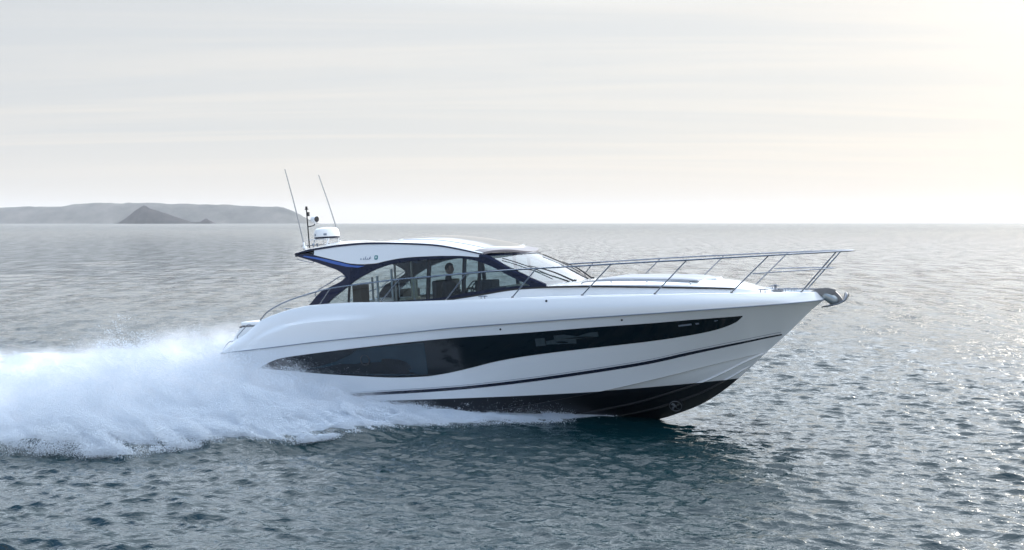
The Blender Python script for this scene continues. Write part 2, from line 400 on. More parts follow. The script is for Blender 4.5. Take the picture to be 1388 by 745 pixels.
# ------------------------------------------------------------------ far land
def land_mat(name, c1, c2, sc):
    m = bpy.data.materials.new(name); m.use_nodes = True; t = NT(m.node_tree); t.n.clear()
    tcn = t.add('ShaderNodeTexCoord')
    n = t.add('ShaderNodeTexNoise', {'Vector': tcn.outputs['Object'], 'Scale': sc, 'Detail': 8.0, 'Roughness': 0.65}).outputs[0]
    p = t.add('ShaderNodeBsdfPrincipled', {'Base Color': t.ramp(n, [(0.35, c1), (0.65, c2)]), 'Roughness': 0.95, 'Specular IOR Level': 0.1})
    t.add('ShaderNodeOutputMaterial', {'Surface': p.outputs[0]})
    return m
M['moor'] = land_mat('moorland', (0.015, 0.022, 0.02), (0.15, 0.135, 0.115), 0.004)
M['rock'] = land_mat('dark_rock', (0.012, 0.013, 0.016), (0.05, 0.045, 0.045), 0.02)
def headland(name, D, prof, depth, m, seed, rough=0.06, nx=260, ny=40, front=0.35):
    """prof: (angle tan, height tan) pairs as seen from the sea; a solid ridge of real size at distance D"""
    xs = np.array([p[0] for p in prof]) * D; hs = np.array([p[1] for p in prof]) * D
    X = np.linspace(xs[0], xs[-1], nx); Hh = np.interp(X, xs, hs)
    v = []
    for j in range(ny):
        q = j / (ny - 1)
        s_ = sm(q / front) ** .6 if q < front else 1 - 0.55 * ((q - front) / (1 - front)) ** 1.6
        if j == ny - 1: s_ = 0
        yy = D - depth * front + depth * q
        nn = fbm(X / (depth * .12) + seed, np.full_like(X, q * 8), 0.0, 5) - .5
        zz = Hh * s_ + nn * Hh * rough * 3 * (s_ > 0) * (.4 + 1.4 * abs(s_ - .6)) * (0 if q == 0 else 1)
        if q > front: zz = np.minimum(zz, Hh)
        v.append(np.stack([X, np.full_like(X, yy) + nn * depth * .08, np.where(j in (0, ny - 1), -5.0, zz - 1.5)], -1))
    mb = MB(); mb.grid([list(map(tuple, r_)) for r_ in v])
    return mb.build(name, m, None, True, auto=80)
def pf(pts, f=1300.0): return [((u - 694) / f, max(0, (303.2 - v) / f)) for u, v in pts]
head = headland('headland', 9500, pf([(-420, 300), (-300, 290), (-150, 284), (0, 281.5), (20, 281), (38, 279.4), (60, 280), (86, 279.5), (100, 276.5), (125, 275.3), (180, 275), (260, 276.3), (330, 279), (378, 280.5), (392, 285.5), (402, 291), (411, 298), (418, 303)]), 900, M['moor'], 3.0)
tag(head, kind='structure')
isl = headland('island', 6000, pf([(157, 303), (166, 301), (176, 292), (184, 285), (190, 281), (195, 278.2), (199, 280.5), (212, 285), (232, 292), (246, 297), (254, 301.5), (258, 303)]), 300, M['rock'], 8.0, rough=.05, nx=120, ny=26, front=.4)
tag(isl, kind='structure')
isl2 = headland('rock_islet', 5900, pf([(256, 303), (262, 300.5), (272, 300.2), (276, 297.5), (279, 295.6), (282, 297.5), (286, 300), (289, 303)]), 130, M['rock'], 12.0, rough=.08, nx=60, ny=16, front=.4)
tag(isl2, kind='structure')

# ------------------------------------------------------------------ yacht
yacht = empty('motor_yacht', BO)
yacht.rotation_euler = (0, TRIM, YAW)
tag(yacht, 'white sports motor yacht with black hull windows speeding to the right through spray', 'motor yacht')

wB = pchip([(-1, 1.93), (0, 1.97), (4, 2.05), (8, 2.05), (10, 1.98), (11.5, 1.84), (12.5, 1.66), (13.3, 1.38), (14, .98), (14.5, .62), (14.8, .32), (15, 0)])
wC = pchip([(-1, 1.80), (0, 1.84), (4, 1.93), (8, 1.94), (10, 1.87), (11.5, 1.73), (12.5, 1.54), (13.3, 1.25), (14, .84), (14.4, .55), (14.75, .25), (14.88, 0)])
wI = pchip([(-1, 1.72), (0, 1.75), (6, 1.74), (8, 1.66), (9.5, 1.5), (10.5, 1.32), (11.5, 1.05), (12.3, .76), (13, .44), (13.4, .22), (13.70, 0)])
zI = pchip([(-1, -.12), (0, -.1), (3, -.08), (4.65, 0), (6.33, .16), (8.13, .36), (9.33, .55), (10.47, .745), (11.74, 1.0), (12.64, 1.19), (13.70, 1.39)])
zB = pchip([(-1, 1.69), (0, 1.77), (1.42, 1.88), (3.24, 2.03), (4.57, 2.12), (5.84, 2.2), (7.05, 2.28), (8.46, 2.34), (9.98, 2.40), (11.62, 2.45), (13.41, 2.49), (15, 2.5)])
zC = pchip([(-.4, 1.60), (-.25, 1.74), (.04, 2.01), (.48, 2.2), (.84, 2.44), (1.05, 2.57), (1.56, 2.72), (2.18, 2.85), (2.77, 2.915), (3.92, 2.94), (5.49, 2.91), (7.81, 2.90), (10.2, 2.88), (11.93, 2.83), (13.03, 2.79), (13.95, 2.73), (14.58, 2.69), (14.88, 2.67)])
stemz = pchip([(9.0, -.46), (10.46, -.26), (11.12, -.15), (11.64, .01), (12.12, .2), (12.54, .44), (12.93, .72), (13.70, 1.39), (14.15, 1.77), (14.75, 2.31), (15, 2.5)])
zK = pchip([(-1, -.78), (0, -.76), (6, -.64), (9, -.46), (10.46, -.26), (11.12, -.15), (11.64, .01), (12.12, .2), (12.54, .44), (12.93, .72), (13.70, 1.39)])
stemx = pchip([(-.46, 9.0), (-.26, 10.46), (-.15, 11.12), (.01, 11.64), (.2, 12.12), (.44, 12.54), (.72, 12.93), (1.39, 13.70), (1.77, 14.15), (2.31, 14.75), (2.5, 15)])
def lo(X): return (wI(X), zI(X)) if X < 13.70 else (0.0, stemz(X))
def topside(X, Z):
    l_, z_ = lo(X); tt = min(max((Z - z_) / (zB(X) - z_ + 1e-5), 0), 1)
    fl = float(np.interp(X, [6, 11, 14], [.85, 1.05, 1.15]))
    return l_ + (wB(X) - .015 - l_) * tt ** fl
X0 = -.25
stX = list(np.linspace(X0, 11, 70)) + list(11 + 4 * (1 - (1 - np.linspace(0, 1, 70)[1:]) ** 1.7))
stX = [min(x, 14.9999) for x in stX]
def cut(o, keep_above, z0, slope):
    bm = bmesh.new(); bm.from_mesh(o.data)
    no = Vector((-slope, 0, 1)).normalized()
    bmesh.ops.bisect_plane(bm, geom=bm.verts[:] + bm.edges[:] + bm.faces[:], plane_co=(0, 0, z0), plane_no=no,
                           clear_inner=keep_above, clear_outer=not keep_above)
    bm.to_mesh(o.data); bm.free()
def make_shell():
    mb = MB()
    for sgn in (-1, 1):
        rows = []
        for X in stX:
            l_, z_ = lo(X); col = []
            for j in range(23):
                Z = z_ + (zB(X) - z_) * j / 22
                col.append((X, sgn * topside(X, Z) if X < 14.999 else 0, Z))
            rows.append(col)
        mb.grid(rows)
        # chine flat and bottom panel with moulded steps
        rows = []
        for X in [x for x in stX if x <= 13.70] + [13.70]:
            l_, z_ = wI(X), zI(X); k_ = zK(X); col = [(X, sgn * l_, z_), (X, sgn * max(l_ - .07, l_ * .8), z_ - .012)]
            l2 = max(l_ - .07, l_ * .8)
            for j in range(1, 13):
                q = j / 12
                zz = z_ - .03 + (k_ - z_ + .03) * (q ** .92) - .04 * math.sin(math.pi * q) * sm((13.7 - X) / 2)
                col.append((X, sgn * l2 * (1 - q), min(zz, z_ - .012) if X < 13.69 else z_))
            rows.append(col)
        mb.grid(rows)
    # transom
    X = X0
    prof = [(-topside(X, zI(X) + (zB(X) - zI(X)) * j / 12), zI(X) + (zB(X) - zI(X)) * j / 12) for j in range(13)]
    k = len(mb.v); pts = [(X, y, z) for y, z in prof] + [(X, -y, z) for y, z in prof[::-1]] + [(X, 0, zK(X))]
    mb.add(pts, [tuple(range(len(pts)))])
    return mb
PZ, PS = .352, .034
sh = make_shell()
hull = sh.build('hull', M['gel'], yacht, auto=24); cut(hull, True, PZ, PS)
anti = sh.build('antifouling_bottom', M['antifoul'], yacht, auto=24); cut(anti, False, PZ, PS)
label(anti, 'black painted underside of the hull')

# bulwark and gunwale
def zE(X): return float(np.interp(X, [.7, .88, 1.03, 1.47, 2.02, 2.54, 3.21, 3.81, 5], [1.8, 1.95, 2.06, 2.26, 2.39, 2.48, 2.53, 2.545, 2.56]))
mb = MB()
for sgn in (-1, 1):
    rows = []
    for X in stX:
        f_ = min(1, (X - X0) / 15.15)
        Xc = X if X < 11 else 11 + (X - 11) / 4 * 3.88
        b = np.array((X, wB(X) + .012, zB(X))); c = np.array((Xc, wC(Xc), max(zC(Xc), zB(Xc) + .03)))
        col = [(X, sgn * (wB(X) - .015), zB(X) - .012), tuple(b * (1, sgn, 1))]
        for j in range(1, 15):
            q = j / 15; p_ = b + (c - b) * q
            p_[1] += .05 * math.sin(math.pi * q) * sm((15.05 - X) / 1.2)
            ins = .055 * sm((p_[2] - zE(X)) / .07) * sm((4.9 - X) / 1.4) * sm((X - .3) / .6)
            p_[1] -= ins
            col.append((p_[0], sgn * max(0, p_[1]) if X < 14.99 else 0, p_[2]))
        c = c - np.array((0, .055 * sm((4.9 - X) / 1.4) * sm((X - .3) / .6), 0))
        for a_ in (0, 30, 60, 90):
            col.append((c[0], sgn * max(0, c[1] - .03 + .03 * math.cos(R(a_))), c[2] - .02 + .02 * math.sin(R(a_))))
        col.append((c[0], sgn * max(0, c[1] - .12), c[2]))
        col.append((c[0], sgn * max(0, c[1] - .14), c[2] - .05))
        col.append((c[0], sgn * max(0, c[1] - .30), c[2] - .055))
        rows.append(col)
    mb.grid(rows)
mb.build('bulwark', M['gel'], yacht, auto=28)
# grey strip painting in the shadow line below the bulwark overhang
for sgn in (-1, 1):
    mb = MB(); mb.tube([(X, sgn * (wB(X) + .004), zB(X) - .012) for X in stX if X < 14.995], .014, 6)
    mb.build('knuckle_shadow', M['trim_shadow'], yacht)

def side_strip(zlo, zhi, Xs, surf, off, m, name, parent=yacht, sides=(-1, 1), rows=8, lab=None, inner=0.02):
    outp = []
    for sgn in sides:
        mb = MB(); g = []
        for X in Xs:
            a_, b_ = zlo(X), zhi(X)
            col = [(X, sgn * (surf(X, a_) - inner), a_)]
            col += [(X, sgn * (surf(X, a_ + (b_ - a_) * j / rows) + off), a_ + (b_ - a_) * j / rows) for j in range(rows + 1)]
            col += [(X, sgn * (surf(X, b_) - inner), b_)]
            g.append(col)
        mb.grid(g); o = mb.build(name, m, parent, auto=30)
        if lab: label(o, lab)
        outp.append(o)
    return outp
Fu = pchip([(1.02, 1.345), (1.2, 1.42), (1.74, 1.585), (2.45, 1.67), (3.74, 1.79), (5.59, 1.94), (7.01, 2.03), (8.66, 2.10), (10.61, 2.19), (11.57, 2.22), (12.46, 2.255), (13.44, 2.275)])
Fl = pchip([(1.02, 1.335), (1.61, 1.29), (2.71, 1.21), (3.97, 1.135), (5.2, 1.09), (5.94, 1.11), (6.5, 1.17), (6.9, 1.24), (7.29, 1.32), (7.9, 1.45), (8.56, 1.55), (9.5, 1.65), (10.52, 1.735), (11.47, 1.81), (12.37, 1.91), (12.82, 1.985), (13.09, 2.06), (13.3, 2.15), (13.44, 2.262)])
wx = np.concatenate([np.linspace(1.03, 13.0, 120), np.linspace(13.02, 13.44, 14)])
side_strip(Fl, Fu, wx, topside, .006, M['hglass'], 'hull_window', lab=None)
G = pchip([(1.0, .50), (3.28, .615), (3.89, .655), (6.82, .83), (8.47, .985), (10.33, 1.20), (11.37, 1.335), (12.28, 1.50), (13.58, 1.70), (14.1, 1.77)])
gx = [x for x in np.linspace(1.2, 14.05, 110)]
side_strip(lambda X: G(X) - float(np.interp(X, [1.2, 3.5, 12, 14.1], [.002, .042, .042, .02])), lambda X: G(X) + float(np.interp(X, [1.2, 3.5, 12, 14.1], [.002, .03, .028, .012])), gx, topside, .006, M['stripe'], 'hull_stripe', rows=3)
# fine pinstripe above it
side_strip(lambda X: G(X) + .052, lambda X: G(X) + .062, gx, topside, .004, M['trim_shadow'], 'pinstripe', rows=2)

# darker inner curtain and porthole seen in the hull glass
def patch(name, pts, m, off=.010, par=yacht, surf=topside, sides=(-1,), th=.006):
    for sgn in sides:
        tri = tessellate_polygon([[Vector((p[0], p[1], 0)) for p in pts]])
        v = [(p[0], sgn * (surf(p[0], p[1]) + off), p[1]) for p in pts]
        v2 = [(a_, b_ - sgn * th, c_) for a_, b_, c_ in v]; n = len(v)
        f = [tuple(t_) for t_ in tri] + [tuple(n + i for i in t_[::-1]) for t_ in tri] + [(i, (i + 1) % n, n + (i + 1) % n, n + i) for i in range(n)]
        o = obj_from(name, v + v2, f, m, par, smooth=False)
    return o
hw = [o for o in COL.objects if o.name.startswith('hull_window')][0]
patch('blind', [(1.5, 1.33), (2.3, 1.31), (2.9, 1.36), (3.5, 1.5), (4.0, 1.68), (4.15, 1.78)] + [(4.8, 1.84), (6.1, 1.93), (6.1, 1.16), (5.2, 1.13), (4.0, 1.18), (2.7, 1.25), (1.6, 1.315)], M['hglass2'], .0085, hw)
patch('curtain_panel', [(8.95, 1.96), (9.18, 1.975), (9.18, 1.80), (8.95, 1.785)], M['hglass3'], .0085, hw)
patch('curtain_panel', [(9.4, 2.02), (9.65, 2.035), (9.95, 1.99), (10.2, 2.06), (10.42, 2.075), (10.42, 1.97), (9.9, 1.93), (9.9, 1.83), (9.2, 1.82), (9.2, 1.9), (9.4, 1.93)], M['hglass3'], .0088, hw)
patch('window_slit', [(12.15, 2.15), (12.42, 2.17), (12.42, 2.135), (12.15, 2.115)], M['trim_shadow'], .0088, hw)
patch('window_slit', [(12.5, 2.175), (12.95, 2.215), (12.95, 2.195), (12.5, 2.14)], M['trim_shadow'], .0088, hw)
mb = MB()
for sgn in (-1,):
    ring = [(4.37 + .125 * math.cos(q), sgn * (topside(4.37, 1.5) + .012), 1.53 + .125 * math.sin(q)) for q in np.linspace(0, 2 * math.pi, 30)]
    mb.tube(ring, .016, 6, cap=False)
mb.build('porthole_rim', M['black'], hw)
for X, Z, s_ in ((8.14, 2.2, 'top'), (11.0, 2.32, 'top')):
    mb = MB(); y_ = -topside(X, Z); mb.lathe([(.0, -.012), (.022, -.012), (.026, 0), (.012, .002), (0, .002)], (X, y_, Z), 12, (0, 1, 0)); mb.build('drain_fitting', M['black'], yacht)
for X, Y, Z in ((9.3, -1.955, 2.80), (3.09, -1.99, 2.24)):
    mb = MB(); mb.lathe([(.0, -.012), (.024, -.012), (.028, 0), (.012, .03), (0, .03)], (X, Y, Z), 12, (0, 1, 0)); mb.build('drain_fitting', M['black'], yacht)

# spray rails on the forward bottom
for pts, nm in (([(9.2, .95, .16), (10.4, .78, .42), (11.56, .63, .67), (12.47, .41, .93), (13.26, .18, 1.17), (13.62, .05, 1.32)], 1),
                ([(10.0, .45, -.02), (11.4, .38, .33), (12.46, .23, .73), (12.99, .12, .93), (13.3, .04, 1.05)], 2)):
    for sgn in (-1, 1):
        rr = []
        for p_ in spline(pts, 50):
            X = p_[0]; l2 = max(wI(X) - .07, wI(X) * .8); q = 1 - min(1, p_[1] / l2)
            zb = zI(X) - .03 + (zK(X) - zI(X) + .03) * (q ** .92) - .04 * math.sin(math.pi * q) * sm((13.7 - X) / 2)
            rr.append((X, p_[1], zb))
        mb = MB(); g = []
        for i, (X, y_, z_) in enumerate(rr):
            s_ = math.sin(math.pi * min(1, max(0, i / 50))) ** .5 * 1.0
            g.append([(X, sgn * (y_ - .05 * s_), z_ - .03), (X, sgn * (y_ + .045 * s_), z_ + .0 - .004), (X, sgn * (y_ + .045 * s_), z_ + .035), (X, sgn * (y_ - .05 * s_), z_ + .03)])
        mb.grid(g, close=True); o = mb.build('spray_rail', M['gel'], yacht, auto=20)
        cut(o, True, PZ, PS)
        mb2 = MB(); mb2.grid(g, close=True); o2 = mb2.build('lower_spray_rail', M['antifoul'], yacht, auto=20); cut(o2, False, PZ, PS)

# bow thruster tunnel with its propeller
T0 = Vector((11.66, -.25, .25))
X = 11.62; l2 = wI(X) - .07; q = 1 - .27 / l2
zb = zI(X) - .03 + (zK(X) - zI(X) + .03) * (q ** .92) - .04 * math.sin(math.pi * q)
nrm = Vector((.12, -.86, -.5)).normalized(); c0 = Vector((X, -.30, zb + .03)) + nrm * .04
mb = MB(); mb.lathe([(.135, .02), (.150, .035), (.165, .03), (.165, -.06), (.15, -.08)], c0, 30, nrm)
th = mb.build('bow_thruster', M['antifoul'], yacht)
mb = MB(); mb.lathe([(0, .034), (.135, .034)], c0, 24, nrm); mb.build('tunnel', M['black'], th)
M['bright'] = mat('bright_metal', (0.75, 0.76, 0.78), 0.25, metal=1.0)
mb = MB(); mb.lathe([(0, .06), (.022, .058), (.03, .035)], c0, 16, nrm)
a_ = nrm.cross(Vector((0, 0, 1))).normalized(); b_ = nrm.cross(a_)
for k in range(4):
    q = k * math.pi / 2 + .4; row1, row2 = [], []
    for i_ in range(7):
        f_ = i_ / 6; rr_ = .03 + .085 * f_; w__ = .22 + .55 * math.sin(math.pi * min(1, f_ * .8 + .1))
        for ro, sg in ((row1, -1), (row2, 1)):
            an2 = q + f_ * .35 + sg * w__ / 2; ro.append(c0 + nrm * (.048 + sg * .012) + (a_ * math.cos(an2) + b_ * math.sin(an2)) * rr_)
    mb.grid([row1, row2])
mb.build('propeller', M['dsteel'], th)
mb = MB(); mb.lathe([(.128, .036), (.138, .042), (.148, .036)], c0, 30, nrm); mb.build('tunnel_rim', M['dsteel'], th)

# decks
def wdeck(X): return max(0.01, wC(X) - .29)
mb = MB(); g = []
for X in [x for x in stX if 8.6 < x < 14.75]:
    Xc = X; z_ = zC(X) - .055
    g.append([(X, s_ * wdeck(X), z_ + .03 * (1 - s_ * s_)) for s_ in np.linspace(-1, 1, 9)])
mb.grid(g); mb.build('foredeck', M['deck'], yacht)
for sgn in (-1, 1):
    mb = MB(); g = []
    for X in np.linspace(1.2, 8.7, 30):
        z_ = zC(X) - .055
        g.append([(X, sgn * (wC(X) - .29), z_), (X, sgn * 1.48, z_ + .002)])
    mb.grid(g); mb.build('side_deck', M['deck'], yacht)
# cockpit well and saloon sole
mb = MB(); mb.box(.4, 9.3, -1.5, 1.5, 1.86, 1.9); mb.build('cockpit_floor', M['teak'], yacht, smooth=False)
for sgn in (-1, 1):
    mb = MB(); mb.box(2.4, 9.0, sgn * 1.5 - .02, sgn * 1.5 + .02, 1.85, 2.84); mb.build('cockpit_side', M['gel'], yacht, smooth=False)
# stern: aft coaming, steps, bathing platform
mb = MB()
mb.grid([[(X, y, z) for y in np.linspace(-1.56, 1.56, 13)] for X, z in ((-.25, 1.0), (-.25, 1.7), (-.1, 2.1), (.12, 2.34), (.2, 2.38), (1.0, 2.38), (1.02, 1.9))])
for sgn in (-1, 1):
    mb.add([(-.25, sgn * 1.56, 1.0), (-.25, sgn * 1.56, 1.7), (-.1, sgn * 1.56, 2.1), (.12, sgn * 1.56, 2.34), (.2, sgn * 1.56, 2.38), (1.0, sgn * 1.56, 2.38), (1.02, sgn * 1.56, 1.0)], [tuple(range(7))])
mb.build('transom', M['gel'], yacht)
mb = MB(); mb.box(-.12, .95, -1.25, 1.35, 2.39, 2.5); mb.build('aft_sunpad', M['dome'], yacht, bevel=.03)
mb = MB(); mb.box(-.15, .95, -1.28, 1.38, 2.345, 2.385); mb.build('sunpad_base', M['black'], yacht, bevel=.008)
mb = MB(); mb.box(-1.5, -.25, -1.75, 1.75, .42, .52); mb.build('bathing_platform', M['gel'], yacht, bevel=.04)
for sgn in (-1, 1):
    mb = MB(); g = []
    for X in np.linspace(-.25, 1.1, 14):
        g.append([(X, sgn * 1.53, zB(X) - .5), (X, sgn * 1.53, zC(X) - .06), (X, sgn * (wC(X) - .28), zC(X) - .055)])
    mb.grid(g); mb.build('quarter_moulding', M['gel'], yacht)
for sgn in (-1, 1):
    mb = MB(); mb.tube(spline([(.12, sgn * 1.62, 2.06), (.10, sgn * 1.66, 2.14), (.25, sgn * 1.66, 2.27), (.48, sgn * 1.66, 2.45), (.56, sgn * 1.62, 2.44)], 18), .012, 8)
    mb.build('stern_grab_handle', M['steel'], yacht)
    mb = MB(); mb.tube(spline([(-.58, sgn * 1.6, 1.5), (-.5, sgn * 1.6, 1.75), (-.27, sgn * 1.6, 1.98), (-.10, sgn * 1.6, 2.02), (-.05, sgn * 1.6, 1.95)], 18), .012, 8)
    mb.build('platform_handle', M['steel'], yacht)

# superstructure side
def sup(X, Z): return 1.61 - .19 * (Z - 2.9) - .10 * sm((X - 7) / 2.2) - .5 * sm((X - 10) / 4)
Dz = pchip([(2.3, 2.86), (3, 2.88), (6.28, 2.885), (7.03, 2.94), (7.62, 3.0), (8.05, 3.05), (8.5, 3.08), (9.2, 3.085), (9.83, 3.07), (11.33, 2.99), (12.41, 2.91), (13.29, 2.83), (13.75, 2.72)])
WT = [(3.05, 2.93), (3.13, 3.0), (3.25, 3.08), (3.42, 3.19), (3.66, 3.34), (3.94, 3.5), (4.24, 3.63), (4.57, 3.745), (4.93, 3.82), (5.32, 3.86), (5.74, 3.875), (6.2, 3.88), (6.81, 3.87), (7.12, 3.83), (7.39, 3.76), (7.72, 3.63), (8.12, 3.42), (8.36, 3.3), (8.58, 3.2), (8.80, 3.09)]
wtop = pchip(WT)
PL = pchip([(2.49, 4.2), (2.89, 4.1), (3.38, 3.98), (3.75, 3.90), (4.11, 3.87), (4.47, 3.875), (4.82, 3.92), (5.16, 3.955), (5.57, 3.97), (6.01, 3.965), (6.81, 3.93), (7.45, 3.86)])
NR = pchip([(1.93, 4.23), (2.3, 4.285), (2.73, 4.32), (3.4, 4.36), (3.95, 4.37), (4.7, 4.34), (5.44, 4.285), (6.19, 4.205), (6.81, 4.085), (7.45, 3.93)])
upper = pchip([(3.0, 3.35), (3.49, 3.49 + .05), (3.6, 3.72), (3.75, 3.895), (4.11, 3.865), (4.47, 3.87), (4.82, 3.915), (5.16, 3.95), (5.57, 3.965), (6.01, 3.96), (6.81, 3.925), (7.40, 3.87), (7.5, 3.875), (7.81, 3.74), (8.17, 3.53), (8.58, 3.335), (9.12, 3.10)])
def plate(name, pts, m, off=0., th=.05, par=yacht, surf=sup, sides=(-1, 1), sub=True):
    """solid side panel following the cabin side; pts closed outline in (X, Z)"""
    P2 = []
    n = len(pts)
    for i in range(n):
        a_, b_ = np.array(pts[i]), np.array(pts[(i + 1) % n])
        k = max(1, int(np.linalg.norm(b_ - a_) / .12)) if sub else 1
        for j in range(k): P2.append(tuple(a_ + (b_ - a_) * j / k))
    tri = tessellate_polygon([[Vector((p[0], p[1], 0)) for p in P2]])
    res = []
    for sgn in sides:
        v = [(p[0], sgn * (surf(*p) + off), p[1]) for p in P2]; v2 = [(p[0], sgn * (surf(*p) + off - th), p[1]) for p in P2]; n = len(v)
        f = [tuple(t_) for t_ in tri] + [tuple(n + i for i in t_[::-1]) for t_ in tri] + [(i, (i + 1) % n, n + (i + 1) % n, n + i) for i in range(n)]
        res.append(obj_from(name, v + v2, f, m, par, smooth=False))
    return res
# dark arch frame over the windows (grid strips: smooth shading)
ax = np.concatenate([np.linspace(3.72, 8.8, 80)])
arch = side_strip(lambda X: wtop(X), lambda X: upper(X), ax, sup, .0, M['navy_matt'], 'window_arch', rows=4, inner=.06)
plate('window_arch_foot', [(8.78, 3.085), (8.80, 3.24), (9.12, 3.11), (9.35, 3.085)], M['navy_matt'], off=-.001, th=.06)
wing = [(1.94, 4.215), (2.09, 4.15), (2.43, 4.05), (2.72, 3.96), (3.07, 3.84), (3.31, 3.76), (3.45, 3.68), (3.54, 3.61), (3.565, 3.565), (3.53, 3.52), (3.41, 3.45), (3.13, 3.35), (2.84, 3.24), (2.69, 3.11), (2.45, 2.87),
        (3.0, 2.87), (3.05, 2.93), (3.13, 3.0), (3.25, 3.08), (3.42, 3.19), (3.66, 3.34), (3.73, 3.39), (3.74, 3.90), (3.38, 3.985), (2.89, 4.105), (2.49, 4.205), (2.3, 4.24)]
plate('aft_wing', wing, M['navy'], off=-.002, th=.09)
for o in plate('blue_flash', [(2.23, 4.185), (2.66, 4.115), (3.01, 4.04), (3.41, 3.945), (3.78, 3.855), (4.15, 3.82), (3.95, 3.79), (3.6, 3.83), (3.14, 3.935), (2.66, 4.065), (2.2, 4.16)], M['blue'], off=.006, th=.006): pass
spx = np.concatenate([np.linspace(2.55, 7.43, 90)])
side_strip(lambda X: PL(X), lambda X: NR(X) - .002, spx, sup, .004, M['gel'], 'roof_side_panel', rows=6, inner=.05)
nx_ = np.linspace(1.93, 7.47, 80)
side_strip(lambda X: NR(X) - .005, lambda X: NR(X) + float(np.interp(X, [1.9, 2.4, 4, 6.5, 7.45], [.03, .055, .045, .04, .03])), nx_, sup, .014, M['navy'], 'roof_trim', rows=3, inner=.03)
# windscreen pillar band
pil = side_strip(lambda X: upper(X) - .012, lambda X: upper(X) + .055, np.linspace(7.4, 9.12, 30), sup, .016, M['navy'], 'windscreen_pillar', rows=3, inner=.05)
# sill strip (dark groove at the foot of the cabin)
side_strip(lambda X: Dz(X) - .018, lambda X: Dz(X) + .022, np.linspace(6.2, 13.25, 90), lambda X, Z: sup(X, Z) * (1 - .0) if X < 9.2 else coach_w(X), .006, M['black'], 'cabin_sill', rows=2, inner=.05) if False else None

# window glass and posts
gt = [(p[0], p[1] - .0) for p in WT]
glo = [(8.8, 3.06), (8.4, 3.03), (7.85, 2.98), (7.03, 2.9), (6.28, 2.86), (5, 2.86), (3.05, 2.86)]
def pane(x0, x1, name='side_window'):
    xs = np.linspace(x0, x1, max(4, int((x1 - x0) / .12)))
    pts = [(x, wtop(x) + .03) for x in xs] + [(x, Dz(x) - .02) for x in xs[::-1]]
    return plate(name, pts, M['glass'], off=-.03, th=.006)
for a_, b_ in ((3.08, 3.66), (3.70, 5.97), (6.03, 6.95), (7.0, 7.36), (7.42, 8.78)): pane(a_, b_)
def post(x, w_, name='window_post', lean=0.0):
    plate(name, [(x - w_ / 2, Dz(x) - .03), (x + w_ / 2, Dz(x) - .03), (x + w_ / 2 + lean, wtop(x) + .02), (x - w_ / 2 + lean, wtop(x) + .02)], M['black'], off=-.037, th=.04)
post(3.68, .05); post(6.0, .10); post(6.98, .09); post(7.39, .08)
# lower sill under the windows, white cabin foot below it
side_strip(lambda X: Dz(X) - .01, lambda X: Dz(X) + float(np.interp(X, [3.6, 6, 7.2, 8.6, 9.0], [.02, .05, .10, .06, .025])), np.linspace(3.68, 9.05, 60), sup, -.002, M['navy_matt'], 'window_sill', rows=2, inner=.05)
side_strip(lambda X: zC(X) - .08, lambda X: Dz(X) - .012, np.linspace(6.0, 9.3, 40), sup, .0, M['gel'], 'cabin_foot', rows=3, inner=.05)

# hardtop roof
def ewid(X): return sup(X, NR(X)) + .0
zRim = lambda X: NR(X) + float(np.interp(X, [1.9, 2.4, 4, 6.5, 7.45], [.03, .055, .045, .04, .03]))
zCr = pchip([(1.75, 4.30), (2.2, 4.42), (3.2, 4.47), (4.4, 4.44), (5.0, 4.455), (5.5, 4.47), (6.06, 4.425), (6.74, 4.30), (7.57, 4.09), (7.9, 4.02), (8.2, 3.915)])
def roof_surf(X, s_):
    e_ = ewid(X) + .012; zr = zRim(X); f_ = (X - 1.93) / 5.52
    XX = X + .72 * (1 - s_ * s_) * max(0, (f_ - .55) / .45) ** 1.3 - .12 * (1 - s_ * s_) * max(0, (.2 - f_) / .2)
    side = abs(s_); h_ = (1 - side ** 2.6) ** .8 if side < .999 else 0
    return (XX, s_ * e_, zr - .004 + (zCr(XX) - zr) * h_)
mb = MB(); g = []; under = []
for X in np.linspace(1.93, 7.45, 80):
    row = [roof_surf(X, s_) for s_ in -np.cos(np.linspace(0, math.pi, 49))]; g.append(row)
    th_ = float(np.interp(X, [1.93, 5.5, 7.45], [.10, .09, .035]))
    under.append([(p[0], p[1] * .985, p[2] - th_) for p in row])
mb.grid(g); mb.grid([r_[::-1] for r_ in under]); mb.grid([g[0], under[0]]); mb.grid([g[-1], under[-1]])
roof = mb.build('hardtop', M['gel'], yacht, auto=50)
mb = MB(); mb.grid([[(p[0], p[1] * .97, p[2] - .015) for p in r_] for r_ in under]); mb.build('headlining', M['dark'], roof)
def roof_z(X, Y):
    Xr = X
    for _ in range(12):
        Xr = min(max(Xr, 1.93), 7.45); s_ = max(-.99, min(.99, Y / ewid(Xr))); p = roof_surf(Xr, s_); Xr += X - p[0]
    return p[2]
def roof_panel(name, x0, x1, s0, lift, m, par):
    mb = MB(); gg = [[(q[0], q[1], q[2] + lift) for q in (roof_surf(X, s_) for s_ in np.linspace(-s0, s0, 25))] for X in np.linspace(x0, x1, 30)]
    mb.grid(gg)
    dn = lambda r_: [(p[0], p[1], p[2] - .045) for p in r_]
    for e_ in (gg[0], gg[-1], [r_[0] for r_ in gg], [r_[-1] for r_ in gg]): mb.grid([e_, dn(e_)])
    return mb.build(name, m, par, auto=40)
M['visor'] = mat('shaded_grey_visor', (0.20, 0.18, 0.19), 0.35)  # visor tint with the shade of the roof lip put into the grey
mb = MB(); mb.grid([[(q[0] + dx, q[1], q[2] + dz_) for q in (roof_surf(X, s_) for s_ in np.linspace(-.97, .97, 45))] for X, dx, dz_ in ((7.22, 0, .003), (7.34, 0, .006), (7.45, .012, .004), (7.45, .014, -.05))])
mb.build('roof_visor', M['visor'], roof, auto=60)
